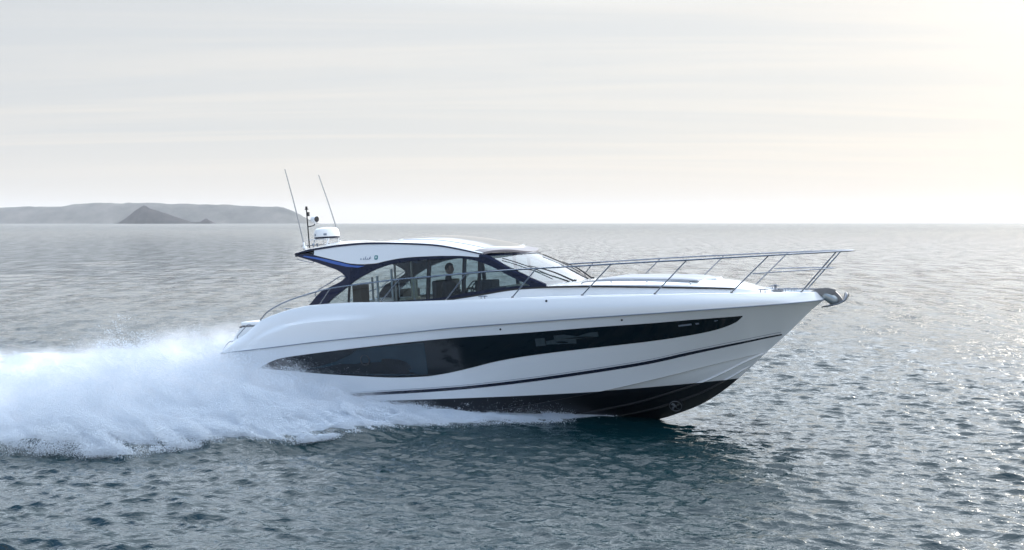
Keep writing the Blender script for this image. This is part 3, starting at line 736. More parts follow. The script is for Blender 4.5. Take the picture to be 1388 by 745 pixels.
sr = roof_panel('sunroof', 4.95, 7.16, .80, .018, M['dome'], roof)
roof_panel('sunroof_glass', 5.05, 7.10, .74, .023, M['sunroof'], sr)

# windscreen
ws_top = lambda s_: (7.46 + .74 * (1 - s_ * s_), s_ * 1.345, 3.90 + .0 * (1 - s_ * s_))
ws_bot = lambda s_: (9.12 + .38 * (1 - s_ * s_), s_ * 1.455, 3.10 + .06 * (1 - s_ * s_))
mb = MB(); g = []
for k in range(17):
    q = k / 16; row = []
    for s_ in np.linspace(-1, 1, 41):
        a_, b_ = np.array(ws_top(s_)), np.array(ws_bot(s_)); p_ = a_ + (b_ - a_) * q
        p_[2] += .05 * math.sin(math.pi * q); row.append(tuple(p_))
    g.append(row)
mb.grid(g); wsc = mb.build('windscreen', M['wglass'], yacht)
def ws_pt(s_, q, lift=0.02):
    a_, b_ = np.array(ws_top(s_)), np.array(ws_bot(s_)); p_ = a_ + (b_ - a_) * q; p_[2] += .05 * math.sin(math.pi * q) + lift; p_[0] += lift * .4
    return p_
mb = MB(); mb.grid([[tuple(np.array(ws_pt(s_, q, .008))) for s_ in np.linspace(-1, 1, 41)] for q in (-.02, .05)]); mb.build('visor_band', M['navy_matt'], wsc)
# wipers: arm and blade
def wiper(s_base, s_tip, q_tip, sb):
    b_ = ws_pt(s_base, 1.03, .03); t_ = ws_pt(s_tip, q_tip, .05)
    mb = MB(); mid = (b_ + t_) / 2 + np.array((0, 0, .05)); mb.tube(spline([b_, mid, t_], 14), np.interp(np.linspace(0, 1, 15), [0, .3, 1], [.022, .02, .008]), 8)
    mb.lathe([(0, .05), (.03, .05), (.035, -.04)], b_, 12)
    o = mb.build('wiper', M['black'], yacht)
    mb = MB(); mb.tube([ws_pt(s_tip + sb[0] * k, q_tip + sb[1] * k, .03) for k in np.linspace(-1, 1, 9)], .012, 6); mb.build('wiper_blade', M['black'], o)
wiper(-.42, -.80, .52, (.10, .33)); wiper(.35, .10, .50, (.10, .33))

# coachroof, sun pad
cw = pchip([(8.9, 1.46), (9.6, 1.47), (11.33, 1.30), (12.41, 1.03), (13.29, .67), (13.7, .42), (13.95, .12)])
ce = pchip([(8.9, 3.13), (9.6, 3.125), (11.33, 3.06), (12.3, 2.98), (13.0, 2.90), (13.5, 2.82), (13.95, 2.70)])
cc = pchip([(8.9, 3.12), (9.6, 3.165), (10.4, 3.165), (11.5, 3.12), (12.5, 3.05), (13.15, 2.96), (13.6, 2.82), (13.95, 2.715)])
mb = MB(); g = []
for X in list(np.linspace(8.9, 13.95, 70)):
    w_ = cw(X); zd = zC(X) - .06; row = [(X, -w_ - .05, zd)]
    for s_ in np.linspace(-1, 1, 25):
        row.append((X, s_ * w_, ce(X) - .02 + (cc(X) - ce(X) + .03) * (1 - abs(s_) ** 3)))
    row.append((X, w_ + .05, zd)); g.append(row)
mb.grid(g); coach = mb.build('coachroof', M['gel'], yacht, auto=40)
for sgn in (-1, 1):
    mb = MB(); gg = []
    for X in np.linspace(6.3, 13.25, 90):
        if X < 9.0: y0 = sup(X, Dz(X)) + .008
        else: y0 = cw(X) + .035 + .0
        k_ = sm((X - 8.7) / .6); y0 = (sup(X, Dz(X)) + .008) * (1 - k_) + (cw(X) + .04) * k_
        gg.append([(X, sgn * (y0 - .04), Dz(X) - .018), (X, sgn * y0, Dz(X) - .018), (X, sgn * y0, Dz(X) + .02), (X, sgn * (y0 - .04), Dz(X) + .02)])
    mb.grid(gg, close=True); mb.build('cabin_groove', M['black'], yacht, smooth=False)
# sun pad cushions
def cushion(name, x0, x1, y0, y1, zf, h_, m, par=yacht):
    mb = MB(); gg = []
    n, k = 16, 12
    for i in range(n + 1):
        X = x0 + (x1 - x0) * i / n; row = []
        for j in range(k + 1):
            Y = y0 + (y1 - y0) * j / k
            e_ = min(1, min(i, n - i) / 1.5) ** .5 * min(1, min(j, k - j) / 1.5) ** .5
            row.append((X, Y * (1 - .0), zf(X) + h_ * (.35 + .65 * e_)))
        gg.append(row)
    mb.grid(gg)
    lowr = [[(p[0], p[1], zf(p[0]) - .02) for p in r_] for r_ in gg]
    mb.grid([gg[0], lowr[0]]); mb.grid([gg[-1], lowr[-1]]); mb.grid([[r_[0] for r_ in gg], [r_[0] for r_ in lowr]]); mb.grid([[r_[-1] for r_ in gg], [r_[-1] for r_ in lowr]])
    return mb.build(name, m, par, auto=50)
zf = lambda X: cc(X)
for y0, y1 in ((-.80, -.02), (.02, .80)):
    cushion('sunpad_cushion', 10.1, 12.45, y0, y1, zf, .05, M['pad'])
mb = MB(); mb.box(12.2, 12.75, -.28, .28, 3.0, 3.075); mb.build('deck_hatch', M['dome'], yacht, bevel=.02)
# handrails on the coachroof
for sgn in (-1, 1):
    mb = MB(); pts = [(9.9, sgn * 1.33, 3.10), (10.0, sgn * 1.32, 3.16), (10.43, sgn * 1.27, 3.165), (11.3, sgn * 1.16, 3.12), (12.15, sgn * .99, 3.05), (12.3, sgn * .95, 3.03), (12.36, sgn * .93, 2.96)]
    mb.tube(spline(pts, 40), .013, 8)
    for X in (10.6, 11.4):
        y_ = float(np.interp(X, [p[0] for p in pts], [abs(p[1]) for p in pts])); z_ = float(np.interp(X, [p[0] for p in pts], [p[2] for p in pts]))
        mb.tube([(X, sgn * y_, z_), (X, sgn * y_, z_ - .08)], .011, 8)
    mb.build('coachroof_handrail', M['steel'], yacht)

# guard rails
RT = [(1.03, 1.80, 2.57), (1.29, 1.80, 2.78), (1.76, 1.80, 2.98), (2.28, 1.80, 3.12), (2.88, 1.80, 3.245), (3.3, 1.80, 3.31), (3.89, 1.80, 3.36), (5.36, 1.80, 3.45), (6.19, 1.80, 3.475), (7.17, 1.80, 3.505), (8.42, 1.81, 3.53), (10.0, 1.82, 3.535), (10.77, 1.83, 3.54), (12.01, 1.76, 3.54), (12.49, 1.71, 3.535), (13.4, 1.47, 3.535), (14.14, 1.18, 3.53), (14.85, .82, 3.525), (15.40, .43, 3.52), (15.62, .2, 3.515), (15.68, 0, 3.515)]
half = spline(RT, 120)
bow_rail = empty('guard_rail', (0, 0, 0), yacht)
mb = MB(); full = [(p[0], -p[1], p[2]) for p in half] + [(p[0], p[1], p[2]) for p in half[::-1][1:]]
mb.tube(full, .0185, 8); mb.build('top_rail', M['steel'], bow_rail)
midp = [(13.75, 1.235, 3.165), (14.3, .95, 3.17), (15.0, .45, 3.165), (15.2, .22, 3.165), (15.27, 0, 3.165)]
hm = spline(midp, 40)
mb = MB(); mb.tube([(p[0], -p[1], p[2]) for p in hm] + [(p[0], p[1], p[2]) for p in hm[::-1][1:]], .013, 8); mb.build('mid_rail', M['steel'], bow_rail)
ST = [((15.36, .44, 3.52), (14.57, .36, 2.69)), ((14.10, 1.19, 3.53), (13.27, 1.20, 2.79)), ((12.49, 1.71, 3.535), (11.72, 1.64, 2.85)), ((10.84, 1.83, 3.54), (10.11, 1.81, 2.89)),
      ((9.04, 1.81, 3.53), (8.43, 1.88, 2.91)), ((7.24, 1.80, 3.505), (6.69, 1.88, 2.91)), ((5.40, 1.80, 3.45), (4.85, 1.86, 2.94)), ((3.32, 1.80, 3.31), (2.98, 1.82, 2.92))]
for a_, b_ in ST:
    for sgn in (-1, 1):
        mb = MB(); A_ = (a_[0], sgn * a_[1], a_[2]); B_ = (b_[0], sgn * b_[1], b_[2])
        mb.tube([A_, B_], .0145, 8); mb.lathe([(0, .02), (.028, .02), (.032, -.03)], B_, 12)
        mb.build('stanchion', M['steel'], bow_rail)
# wing grab rails
for sgn in (-1, 1):
    mb = MB(); y_ = sgn * 1.56
    mb.tube(spline([(3.62, y_ * .97, 3.56), (3.5, y_, 3.60), (3.2, y_, 3.47), (2.8, y_, 3.29), (2.66, y_, 3.18), (2.70, y_ * .99, 3.10)], 24), .013, 8)
    mb.build('wing_grab_rail', M['steel'], yacht)

# cleats
def cleat(x, y, z, s_=1.0, rz=0):
    mb = MB()
    for d in (-.05, .05): mb.tube([(x + d * s_, y, z - .02), (x + d * s_, y, z + .05 * s_)], .011 * s_, 8)
    mb.tube([(x - .13 * s_, y, z + .055 * s_), (x - .05, y, z + .06 * s_), (x + .05, y, z + .06 * s_), (x + .13 * s_, y, z + .055 * s_)], [.008 * s_, .014 * s_, .014 * s_, .008 * s_], 8)
    mb.build('mooring_cleat', M['steel'], yacht)
for sgn in (-1, 1):
    cleat(7.65, sgn * 1.84, 2.90, .95); cleat(13.82, sgn * .66, 2.74, .95); cleat(14.18, sgn * .16, 2.72, .6); cleat(14.36, sgn * .1, 2.72, .6); cleat(1.9, sgn * 1.74, 2.79, .9)
# windlass and anchor roller
mb = MB(); mb.lathe([(.0, .17), (.045, .17), (.05, .15), (.03, .12), (.03, .09), (.055, .06), (.075, .05), (.08, 0)], (13.97, 0, 2.69), 20); mb.box(13.86, 14.12, -.11, .11, 2.69, 2.74)
mb.build('windlass', M['dsteel'], yacht)
mb = MB(); mb.tube([(14.0, 0, 2.76), (14.5, 0, 2.74), (14.9, 0, 2.72)], .016, 6); mb.build('anchor_chain', M['dsteel'], yacht)
mb = MB()
for sgn in (-1, 1):
    mb.add([(14.68, sgn * .07, 2.66), (14.86, sgn * .07, 2.735), (15.08, sgn * .065, 2.74), (15.24, sgn * .06, 2.69), (15.22, sgn * .06, 2.62), (15.0, sgn * .065, 2.58), (14.86, sgn * .07, 2.6)] +
           [(14.68, sgn * .055, 2.66), (14.86, sgn * .055, 2.735), (15.08, sgn * .05, 2.74), (15.24, sgn * .045, 2.69), (15.22, sgn * .045, 2.62), (15.0, sgn * .05, 2.58), (14.86, sgn * .055, 2.6)],
           [tuple(range(7)), tuple(range(13, 6, -1))] + [(i, (i + 1) % 7, 7 + (i + 1) % 7, 7 + i) for i in range(7)])
mb.tube([(15.17, -.06, 2.64), (15.17, .06, 2.64)], .035, 12)
mb.box(14.7, 15.05, -.055, .055, 2.60, 2.615)
mb.build('bow_roller', M['dsteel'], yacht, smooth=False)
def slab(name, pts, half, m, par, bev=.012, taper=1.0):
    tri = tessellate_polygon([[Vector((p[0], p[1], 0)) for p in pts]]); n = len(pts)
    v = [(p[0], -half, p[1]) for p in pts] + [(p[0], half, p[1]) for p in pts]
    f = [tuple(t_) for t_ in tri] + [tuple(n + i for i in t_[::-1]) for t_ in tri] + [(i, (i + 1) % n, n + (i + 1) % n, n + i) for i in range(n)]
    o = obj_from(name, v, f, m, par, smooth=False)
    md = o.modifiers.new('b', 'BEVEL'); md.width = bev; md.segments = 3; md.limit_method = 'ANGLE'; md.angle_limit = R(25)
    return o
anc = slab('anchor', [(p[0], p[2]) for p in spline([(14.80, 0, 2.70), (15.03, 0, 2.715), (15.22, 0, 2.665), (15.33, 0, 2.54), (15.36, 0, 2.44), (15.30, 0, 2.40), (15.27, 0, 2.50), (15.18, 0, 2.60), (15.0, 0, 2.655), (14.82, 0, 2.665)], 36)[:-1]], .028, M['dsteel'], yacht)
for sgn in (-1, 1):
    mb = MB(); U_ = [(15.46, .02, 2.63), (15.485, .09, 2.60), (15.475, .14, 2.53), (15.42, .17, 2.45), (15.28, .15, 2.385), (15.10, .08, 2.345), (14.92, 0, 2.318)]
    L_ = [(15.42, .0, 2.60), (15.41, .01, 2.54), (15.39, .01, 2.49), (15.36, .01, 2.44), (15.27, .01, 2.405), (15.10, .005, 2.37), (14.94, 0, 2.325)]
    mb.grid([[(p[0], sgn * p[1], p[2]) for p in spline(U_, 20)], [(p[0], sgn * p[1], p[2]) for p in spline(L_, 20)]])
    o = mb.build('fluke', M['dsteel'], anc); md = o.modifiers.new('s', 'SOLIDIFY'); md.thickness = .022
M['guard'] = mat('brushed_guard', (0.40, 0.43, 0.43), 0.35, metal=0.6, noise=0.15, nscale=12)
mb = MB(); gg = []      # rounded stem guard between the roller and the anchor
for z_, c_, rx, ry in ((2.62, 15.03, .10, .07), (2.58, 15.07, .15, .085), (2.52, 15.11, .165, .09), (2.46, 15.15, .14, .085), (2.41, 15.17, .10, .07), (2.385, 15.17, .05, .04)):
    gg.append([(c_ + rx * math.cos(q), ry * math.sin(q), z_) for q in np.linspace(0, 2 * math.pi, 21)[:-1]])
mb.grid(gg, close=True); mb.f.append(tuple(range(20))); mb.f.append(tuple(100 + k for k in range(20)))
mb.build('stem_guard', M['guard'], yacht, auto=60)

# radar, mast, antennas on the roof
zr = roof_z(1.95, 0)
mb = MB(); gg = []
for X in np.linspace(1.95, 3.35, 16):
    q = (X - 1.95) / 1.4; h_ = .085 * (math.sin(math.pi * min(.98, max(.02, q))) ** .45)
    gg.append([(X, y, roof_z(X, y * .9) - .02 + h_ * (1 - abs(y / .62) ** 4)) for y in np.linspace(-.6, .6, 15)])
mb.grid(gg); mb.build('radar_plinth', M['gel'], yacht)
rad = empty('radar', (1.98, 0.0, 4.66), yacht)
mb = MB(); mb.lathe([(0, -.06), (.3, -.06), (.34, -.04), (.35, .02), (.34, .10), (.315, .17), (.27, .205), (.15, .225), (0, .23)], (0, 0, 0.05), 40); mb.build('radome', M['dome'], rad)
mb = MB(); mb.lathe([(.0, -.085), (.30, -.085), (.33, -.07), (.345, -.055), (.345, -.035)], (0, 0, .05), 40); mb.build('radar_base', M['navy_matt'], rad)
mb = MB()
for a_, b_ in ((-.25, -.2), (-.25, .2), (.22, -.22), (.22, .22)): mb.tube([(a_, b_, -.03), (a_ - .04, b_ * 1.2, -.22)], .022, 8)
mb.box(-.42, .2, -.3, .3, -.055, -.035)
mb.build('radar_bracket', M['dome'], rad)
for k, (a_, w_) in enumerate(((-.16, .07), (.17, .07))):
    mb = MB(); q0 = math.asin(a_ / .35)
    mb.grid([[(.351 * math.sin(q) , -.351 * math.cos(q), .05 + z) for q in np.linspace(q0 - w_ * 1.8, q0 + w_ * 1.8, 8)] for z in (.0, .055)]); mb.build('radar_lettering', M['trim_shadow'], rad)
mast = empty('light_mast', (1.60, -.3, 4.45), yacht)
mb = MB(); mb.tube([(0, 0, -.05), (-.03, 0, 1.0)], .017, 8); mb.box(-.07, .02, -.02, .02, 1.0, 1.03); mb.tube([(-.03, 0, 1.0), (-.03, 0, 1.09)], .03, 10)
mb.box(-.01, .05, -.025, .025, .82, .93); mb.tube([(0, 0, .88), (.05, 0, .9)], .02, 8); mb.build('mast_pole', M['black'], mast)
mb = MB(); mb.tube(spline([(-.01, 0, .53), (.1, 0, .54), (.2, 0, .56), (.22, 0, .62)], 12), .014, 8); mb.build('bracket_arm', M['black'], mast)
mb = MB(); mb.lathe([(0, -.13), (.06, -.125), (.085, -.06), (.09, .03), (.08, .07)], (.24, 0, .72), 24, (.95, -.25, -.05)); mb.tube([(.22, 0, .6), (.235, 0, .68)], .025, 8); mb.build('searchlight', M['dome'], mast)
mb = MB(); mb.lathe([(0, .072), (.08, .07)], (.24, 0, .72), 24, (.95, -.25, -.05)); mb.build('lens', M['black'], mast)
mb = MB()
for (x, y) in ((1.55, -.6), (1.62, -.1), (1.72, .3), (1.75, -.45)):
    z_ = roof_z(max(x, 1.95), y)
    mb.tube([(x + .1, y, z_ - .02), (x + .1, y, z_ + .10)], .02, 8); mb.lathe([(0, .16), (.03, .15), (.04, .11), (.03, .09)], (x + .1, y, z_), 12)
mb.tube([(1.6, -.65, zr + .1), (1.75, .35, zr + .12)], .014, 8)
mb.build('horn_and_fittings', M['steel'], yacht)
for base, top_ in (((1.98, -1.0, 4.42), (1.52, -1.0, 6.54)), ((2.02, .6, 4.46), (1.42, .6, 6.47))):
    b_, t_ = np.array(base), np.array(top_); an = empty('whip_antenna', tuple(b_), yacht)
    d = t_ - b_
    mb = MB(); mb.tube([(0, 0, -.03), tuple(d * .06)], [.026, .02], 10); mb.lathe([(0, .03), (.05, .03), (.055, -.04)], (0, 0, 0), 14); mb.build('antenna_base', M['dome'], an)
    mb = MB(); mb.tube([tuple(d * .05), tuple(d * .3), tuple(d * .6 + np.array((-.01, 0, 0))), tuple(d + np.array((-.05, 0, 0)))], [.018, .017, .015, .012], 8); mb.build('whip', M['whip'], an)
# small canopy hooks under the aft wing tip
for sgn in (-1, 1):
    mb = MB(); y_ = sgn * 1.33; mb.tube(spline([(1.98, y_, 4.12), (2.05, y_, 4.08), (2.3, y_, 4.02), (2.48, y_, 3.99), (2.5, y_, 4.03)], 16), .01, 6); mb.build('awning_hook', M['steel'], yacht)

# emblem on the side panel: small star, a script mark and a teal badge
mb = MB(); c_ = (4.03, 4.00)
pts = []
for k in range(10):
    q = k * math.pi / 5 + math.pi / 2; r_ = .028 if k % 2 == 0 else .013; pts.append((c_[0] + r_ * math.cos(q), c_[1] + r_ * math.sin(q)))
panel = [o for o in COL.objects if o.name.startswith('roof_side_panel')][0]
patch('star_mark', pts, M['emb_grey'], off=.009, par=panel, surf=sup, th=.004)
mb = MB(); curve = spline([(4.09, 3.985), (4.12, 4.03), (4.10, 3.985), (4.15, 3.99), (4.18, 4.06), (4.17, 3.985), (4.21, 3.99), (4.24, 4.025), (4.22, 3.985), (4.27, 3.985), (4.31, 4.05), (4.29, 3.985), (4.33, 4.02)], 90)
mb.tube([(p[0], -(sup(p[0], p[1]) + .008), p[1]) for p in curve], .0055, 5); mb.build('script_mark', M['emb_grey'], panel)
r_ = []
for (x, z) in ((4.435, 3.965), (4.46, 3.952), (4.51, 3.952), (4.535, 3.965), (4.535, 4.045), (4.515, 4.06), (4.455, 4.06), (4.435, 4.045)): r_.append((x, z + .01))
patch('teal_badge', r_, M['teal'], off=.009, par=panel, surf=sup, th=.004)
patch('badge_figure', [(4.485 + .017 * math.cos(q), 4.02 + .032 * math.sin(q)) for q in np.linspace(0, 2 * math.pi, 14)[:-1]], M['dome'], off=.012, par=panel, surf=sup, th=.003)

# interior seen through the glass
def seat(x, y, m, w_=.55, back=.75, z0=1.9, face=1):
    s_ = empty('helm_seat', (x, y, z0), yacht)
    mb = MB(); mb.tube([(0, 0, 0), (0, 0, .62)], .07, 12); mb.build('pedestal', M['steel'], s_)
    mb = MB(); mb.box(-.25, .28, -w_ / 2, w_ / 2, .62, .78); mb.build('cushion', m, s_, bevel=.04)
    mb = MB(); mb.box(-.36, -.22, -w_ / 2, w_ / 2, .70, .70 + back); mb.build('backrest', m, s_, bevel=.05)
seat(6.2, -.78, M['dark'], .6); seat(6.2, -.08, M['dark'], .5)
mb = MB(); mb.add([(6.95, -1.3, 1.9), (8.9, -1.3, 1.9), (8.9, -1.3, 3.06), (7.5, -1.3, 3.12), (7.0, -1.3, 2.95)] + [(6.95, 1.2, 1.9), (8.9, 1.2, 1.9), (8.9, 1.2, 3.06), (7.5, 1.2, 3.12), (7.0, 1.2, 2.95)],
    [(0, 1, 2, 3, 4), (9, 8, 7, 6, 5), (0, 5, 6, 1), (1, 6, 7, 2), (2, 7, 8, 3), (3, 8, 9, 4), (4, 9, 5, 0)])
mb.build('helm_console', M['dark'], yacht, smooth=False, bevel=.03)
mb = MB(); mb.box(7.0, 7.45, -.98, -.5, 3.03, 3.3); mb.build('instrument_pod', M['black'], yacht, bevel=.04)
whc = Vector((6.80, -.76, 3.13)); an_ = Vector((-.85, 0, .5)).normalized(); u_ = an_.cross(Vector((0, 1, 0))).normalized(); v_ = Vector((0, 1, 0))
mb = MB(); mb.tube([whc + (u_ * math.cos(q) + v_ * math.sin(q)) * .19 for q in np.linspace(0, 2 * math.pi, 28)], .016, 8, cap=False)
for q in (0.5, 2.6, 4.71): mb.tube([whc, whc + (u_ * math.cos(q) + v_ * math.sin(q)) * .19], .012, 6)
mb.tube([whc, whc - an_ * .22], .025, 8); mb.build('steering_wheel', M['black'], yacht)
# saloon furniture, port side dinette and galley, starboard bench
mb = MB(); mb.box(4.3, 5.6, .75, 1.4, 1.9, 2.75); mb.build('galley_unit', M['wood'], yacht, bevel=.01)
mb = MB(); mb.box(5.05, 5.25, -1.35, -.6, 2.35, 2.98); mb.build('bench_backrest', M['cream'], yacht, bevel=.05)
mb = MB(); mb.box(4.4, 5.1, -1.35, -.6, 1.9, 2.5); mb.build('bench_seat', M['cream'], yacht, bevel=.05)
mb = MB(); mb.box(3.72, 3.98, -1.42, -1.05, 1.9, 3.35); mb.build('door_bulkhead', M['wood'], yacht, bevel=.01)
mb = MB(); mb.box(2.0, 3.3, -1.42, .9, 1.9, 2.5); mb.build('cockpit_bench', M['pad'], yacht, bevel=.05)
for x, y, z1 in ((4.06, -1.0, 3.52), (4.5, -.6, 3.95), (4.75, -.2, 4.0)):
    mb = MB(); mb.box(x - .02, x + .02, y - .02, y + .02, 1.9, z1); mb.build('door_frame', M['dome'], yacht, smooth=False)
mb = MB()
for a_, b_ in (((4.95, -1.15), (5.4, -1.15)),):
    mb.tube([(a_[0], a_[1], 2.98), (a_[0], a_[1], 3.45), (b_[0], b_[1], 3.45), (b_[0], b_[1], 2.98), (a_[0], a_[1], 2.98)], .013, 6)
mb.build('seat_frame', M['dome'], yacht)
for x, y, z0_, z1 in ((4.35, -1.2, 2.5, 3.55), (4.78, -1.2, 2.6, 3.7), (5.42, -1.2, 2.7, 3.35)):
    mb = MB(); mb.box(x - .022, x + .022, y - .02, y + .02, z0_, z1); mb.build('cockpit_upright', M['dome'], yacht, smooth=False)
mb = MB(); mb.box(5.34, 5.50, -1.22, -1.16, 2.95, 3.42); mb.build('cream_trim', M['cream'], yacht, bevel=.01)
mb = MB(); mb.box(8.0, 8.5, -1.32, -.9, 3.0, 3.16); mb.build('chart_tray', M['cream'], yacht, bevel=.02)
mb = MB(); mb.box(4.35, 4.62, -.5, .4, 1.9, 3.15); mb.build('dark_locker', M['dark'], yacht, bevel=.02)

# ------------------------------------------------------------------ person at the helm (boat frame converted to world)
BM = Matrix.Translation(BO) @ Matrix.Rotation(YAW, 4, 'Z') @ Matrix.Rotation(TRIM, 4, 'Y')
def skin_body(name, verts, edges, radii, m, parent=None, root=0, sub=2):
    me = bpy.data.meshes.new(name); me.from_pydata(verts, edges, []); o = bpy.data.objects.new(name, me); COL.objects.link(o); o.parent = parent
    me.materials.append(m)
    md = o.modifiers.new('skin', 'SKIN')
    sv = me.skin_vertices[0].data if me.skin_vertices else None
    if sv is None:
        bm = bmesh.new(); bm.from_mesh(me); bm.verts.layers.skin.verify(); bm.to_mesh(me); bm.free(); sv = me.skin_vertices[0].data
    for i, r_ in enumerate(radii):
        sv[i].radius = (r_, r_) if not hasattr(r_, '__len__') else r_
        sv[i].use_root = (i == root)
    s2 = o.modifiers.new('sub', 'SUBSURF'); s2.levels = s2.render_levels = sub
    for p_ in me.polygons: p_.use_smooth = True
    md.use_smooth_shade = True
    return o
person = empty('person', BM @ Vector((6.16, -.82, 2.66))); person.scale = (1.16,) * 3
person.rotation_euler = (0, TRIM, YAW)
tag(person, 'person in dark clothing seated at the helm behind the side window', 'person')
V = [(0, 0, .05), (-.02, 0, .25), (0, 0, .45), (.02, 0, .56), (.03, 0, .66), (.05, 0, .72),      # pelvis, waist, chest, neck base, neck, head root
     (.02, .19, .50), (.02, -.19, .50), (.16, .24, .27), (.16, -.24, .27), (.40, .15, .38), (.40, -.15, .38),   # shoulders, elbows, wrists
     (.02, .10, .03), (.02, -.10, .03), (.45, .12, .06), (.45, -.12, .06), (.42, .12, -.38), (.42, -.12, -.38), (.56, .12, -.44), (.56, -.12, -.44)]
Eg = [(0, 1), (1, 2), (2, 3), (3, 4), (4, 5), (2, 6), (2, 7), (6, 8), (7, 9), (8, 10), (9, 11), (0, 12), (0, 13), (12, 14), (13, 15), (14, 16), (15, 17), (16, 18), (17, 19)]
Rd = [(.15, .13), (.15, .12), (.19, .13), .09, .07, .06, .07, .07, .045, .045, .03, .03, .09, .09, .065, .065, .045, .045, .04, .04]
body = skin_body('body', V, Eg, Rd, M['cloth'], person)
# head with face
bm = bmesh.new(); bmesh.ops.create_uvsphere(bm, u_segments=24, v_segments=18, radius=1)
for v in bm.verts:
    x, y, z = v.co
    jaw = 1 - .22 * max(0, -z)
    v.co = Vector((x * .095 * (1.0 if x > 0 else 1.08), y * .076 * jaw, z * .118))
    if x > .6 and abs(y) < .25 and -.35 < z < .15: v.co.x += .018 * (1 - abs(y) / .25)      # nose
    if x > .6 and abs(z - .12) < .12 and .2 < abs(y) < .55: v.co.x -= .008                   # eye sockets
    if x > .6 and z < -.75: v.co.x += .012
me = bpy.data.meshes.new('head'); bm.to_mesh(me); bm.free(); me.materials.append(M['skin'])
for p_ in me.polygons: p_.use_smooth = True
hd = bpy.data.objects.new('head', me); COL.objects.link(hd); hd.parent = person; hd.location = (.07, 0, .83)
bm = bmesh.new(); bmesh.ops.create_uvsphere(bm, u_segments=24, v_segments=18, radius=1)
bmesh.ops.delete(bm, geom=[v for v in bm.verts if v.co.z < -.3 or (v.co.x > .45 and v.co.z < .45)], context='VERTS')
for v in bm.verts: v.co = Vector((v.co.x * .107 - .004, v.co.y * .085, v.co.z * .127))
me = bpy.data.meshes.new('hair'); bm.to_mesh(me); bm.free(); me.materials.append(M['hair'])
hr = bpy.data.objects.new('hair', me); COL.objects.link(hr); hr.parent = person; hr.location = (.07, 0, .835)
for sgn in (-1, 1):
    mb = MB(); mb.lathe([(0, -.012), (.014, -.008), (.02, .004), (.0, .01)], (.068, sgn * .078, .83), 12, (0, 1, 0)); mb.build('ear', M['skin'], person)
    # hand: palm and five curled fingers closing on the wheel rim
    W = Vector((.40, sgn * .15, .38)); hv = [W, W + Vector((.05, 0, .01)), W + Vector((.09, 0, .015))]; he = [(0, 1), (1, 2)]; hr_ = [.026, (.036, .018), (.038, .016)]
    for k in range(4):
        yy = (k - 1.5) * .021; l_ = (.030, .034, .032, .026)[k]
        i0 = len(hv); b0 = W + Vector((.095, yy, .018)); hv += [b0, b0 + Vector((l_, 0, -.006)), b0 + Vector((l_ + .012, 0, -.030)), b0 + Vector((l_ - .012, 0, -.044))]
        he += [(2, i0), (i0, i0 + 1), (i0 + 1, i0 + 2), (i0 + 2, i0 + 3)]; hr_ += [.0095, .009, .0085, .007]
    i0 = len(hv); b0 = W + Vector((.045, -sgn * .034, .005)); hv += [b0, b0 + Vector((.03, -sgn * .016, -.014)), b0 + Vector((.055, -sgn * .006, -.034))]
    he += [(1, i0), (i0, i0 + 1), (i0 + 1, i0 + 2)]; hr_ += [.013, .010, .008]
    skin_body('hand', [tuple(v) for v in hv], he, hr_, M['skin'], person, sub=1)

# ------------------------------------------------------------------ spray
def droplet_mat():
    m = bpy.data.materials.new('spray_white'); m.use_nodes = True; t = NT(m.node_tree); t.n.clear()
    d = t.add('ShaderNodeBsdfDiffuse', {'Color': (0.70, 0.75, 0.80, 1)})
    tr = t.add('ShaderNodeBsdfTranslucent', {'Color': (0.70, 0.75, 0.80, 1)})
    mx = t.add('ShaderNodeMixShader', {0: 0.22, 1: d.outputs[0], 2: tr.outputs[0]})
    t.add('ShaderNodeOutputMaterial', {'Surface': mx.outputs[0]})
    return m
M['spray'] = droplet_mat()
def points_object(name, co, rad, lab):
    me = bpy.data.meshes.new(name); me.vertices.add(len(co)); me.vertices.foreach_set('co', co.astype(np.float32).ravel())
    at = me.attributes.new('rad', 'FLOAT', 'POINT'); at.data.foreach_set('value', rad.astype(np.float32))
    o = bpy.data.objects.new(name, me); COL.objects.link(o); me.materials.append(M['spray'])
    ng = bpy.data.node_groups.new(name, 'GeometryNodeTree')
    ng.interface.new_socket('Geometry', in_out='INPUT', socket_type='NodeSocketGeometry')
    ng.interface.new_socket('Geometry', in_out='OUTPUT', socket_type='NodeSocketGeometry')
    gi = ng.nodes.new('NodeGroupInput'); go = ng.nodes.new('NodeGroupOutput')
    mp_ = ng.nodes.new('GeometryNodeMeshToPoints'); na_ = ng.nodes.new('GeometryNodeInputNamedAttribute'); na_.data_type = 'FLOAT'; na_.inputs[0].default_value = 'rad'
    sm_ = ng.nodes.new('GeometryNodeSetMaterial'); sm_.inputs['Material'].default_value = M['spray']
    ng.links.new(gi.outputs[0], mp_.inputs['Mesh']); ng.links.new(na_.outputs[0], mp_.inputs['Radius'])
    ng.links.new(mp_.outputs[0], sm_.inputs[0]); ng.links.new(sm_.outputs[0], go.inputs[0])
    md = o.modifiers.new('points', 'NODES'); md.node_group = ng
    tag(o, lab, 'spray', kind='stuff')
    return o
hTop = pchip([(-60, .12), (-30, .22), (-16, .33), (-9, .45), (-5, .8), (-3, 1.3), (-1.5, 1.75), (0, 1.85), (1, 1.62), (2, 1.32), (3, 1.08), (4, .74), (5, .44), (6, .36), (7, .33), (8, .32), (9, .30), (9.8, .26), (10.4, .15), (10.7, .03)])
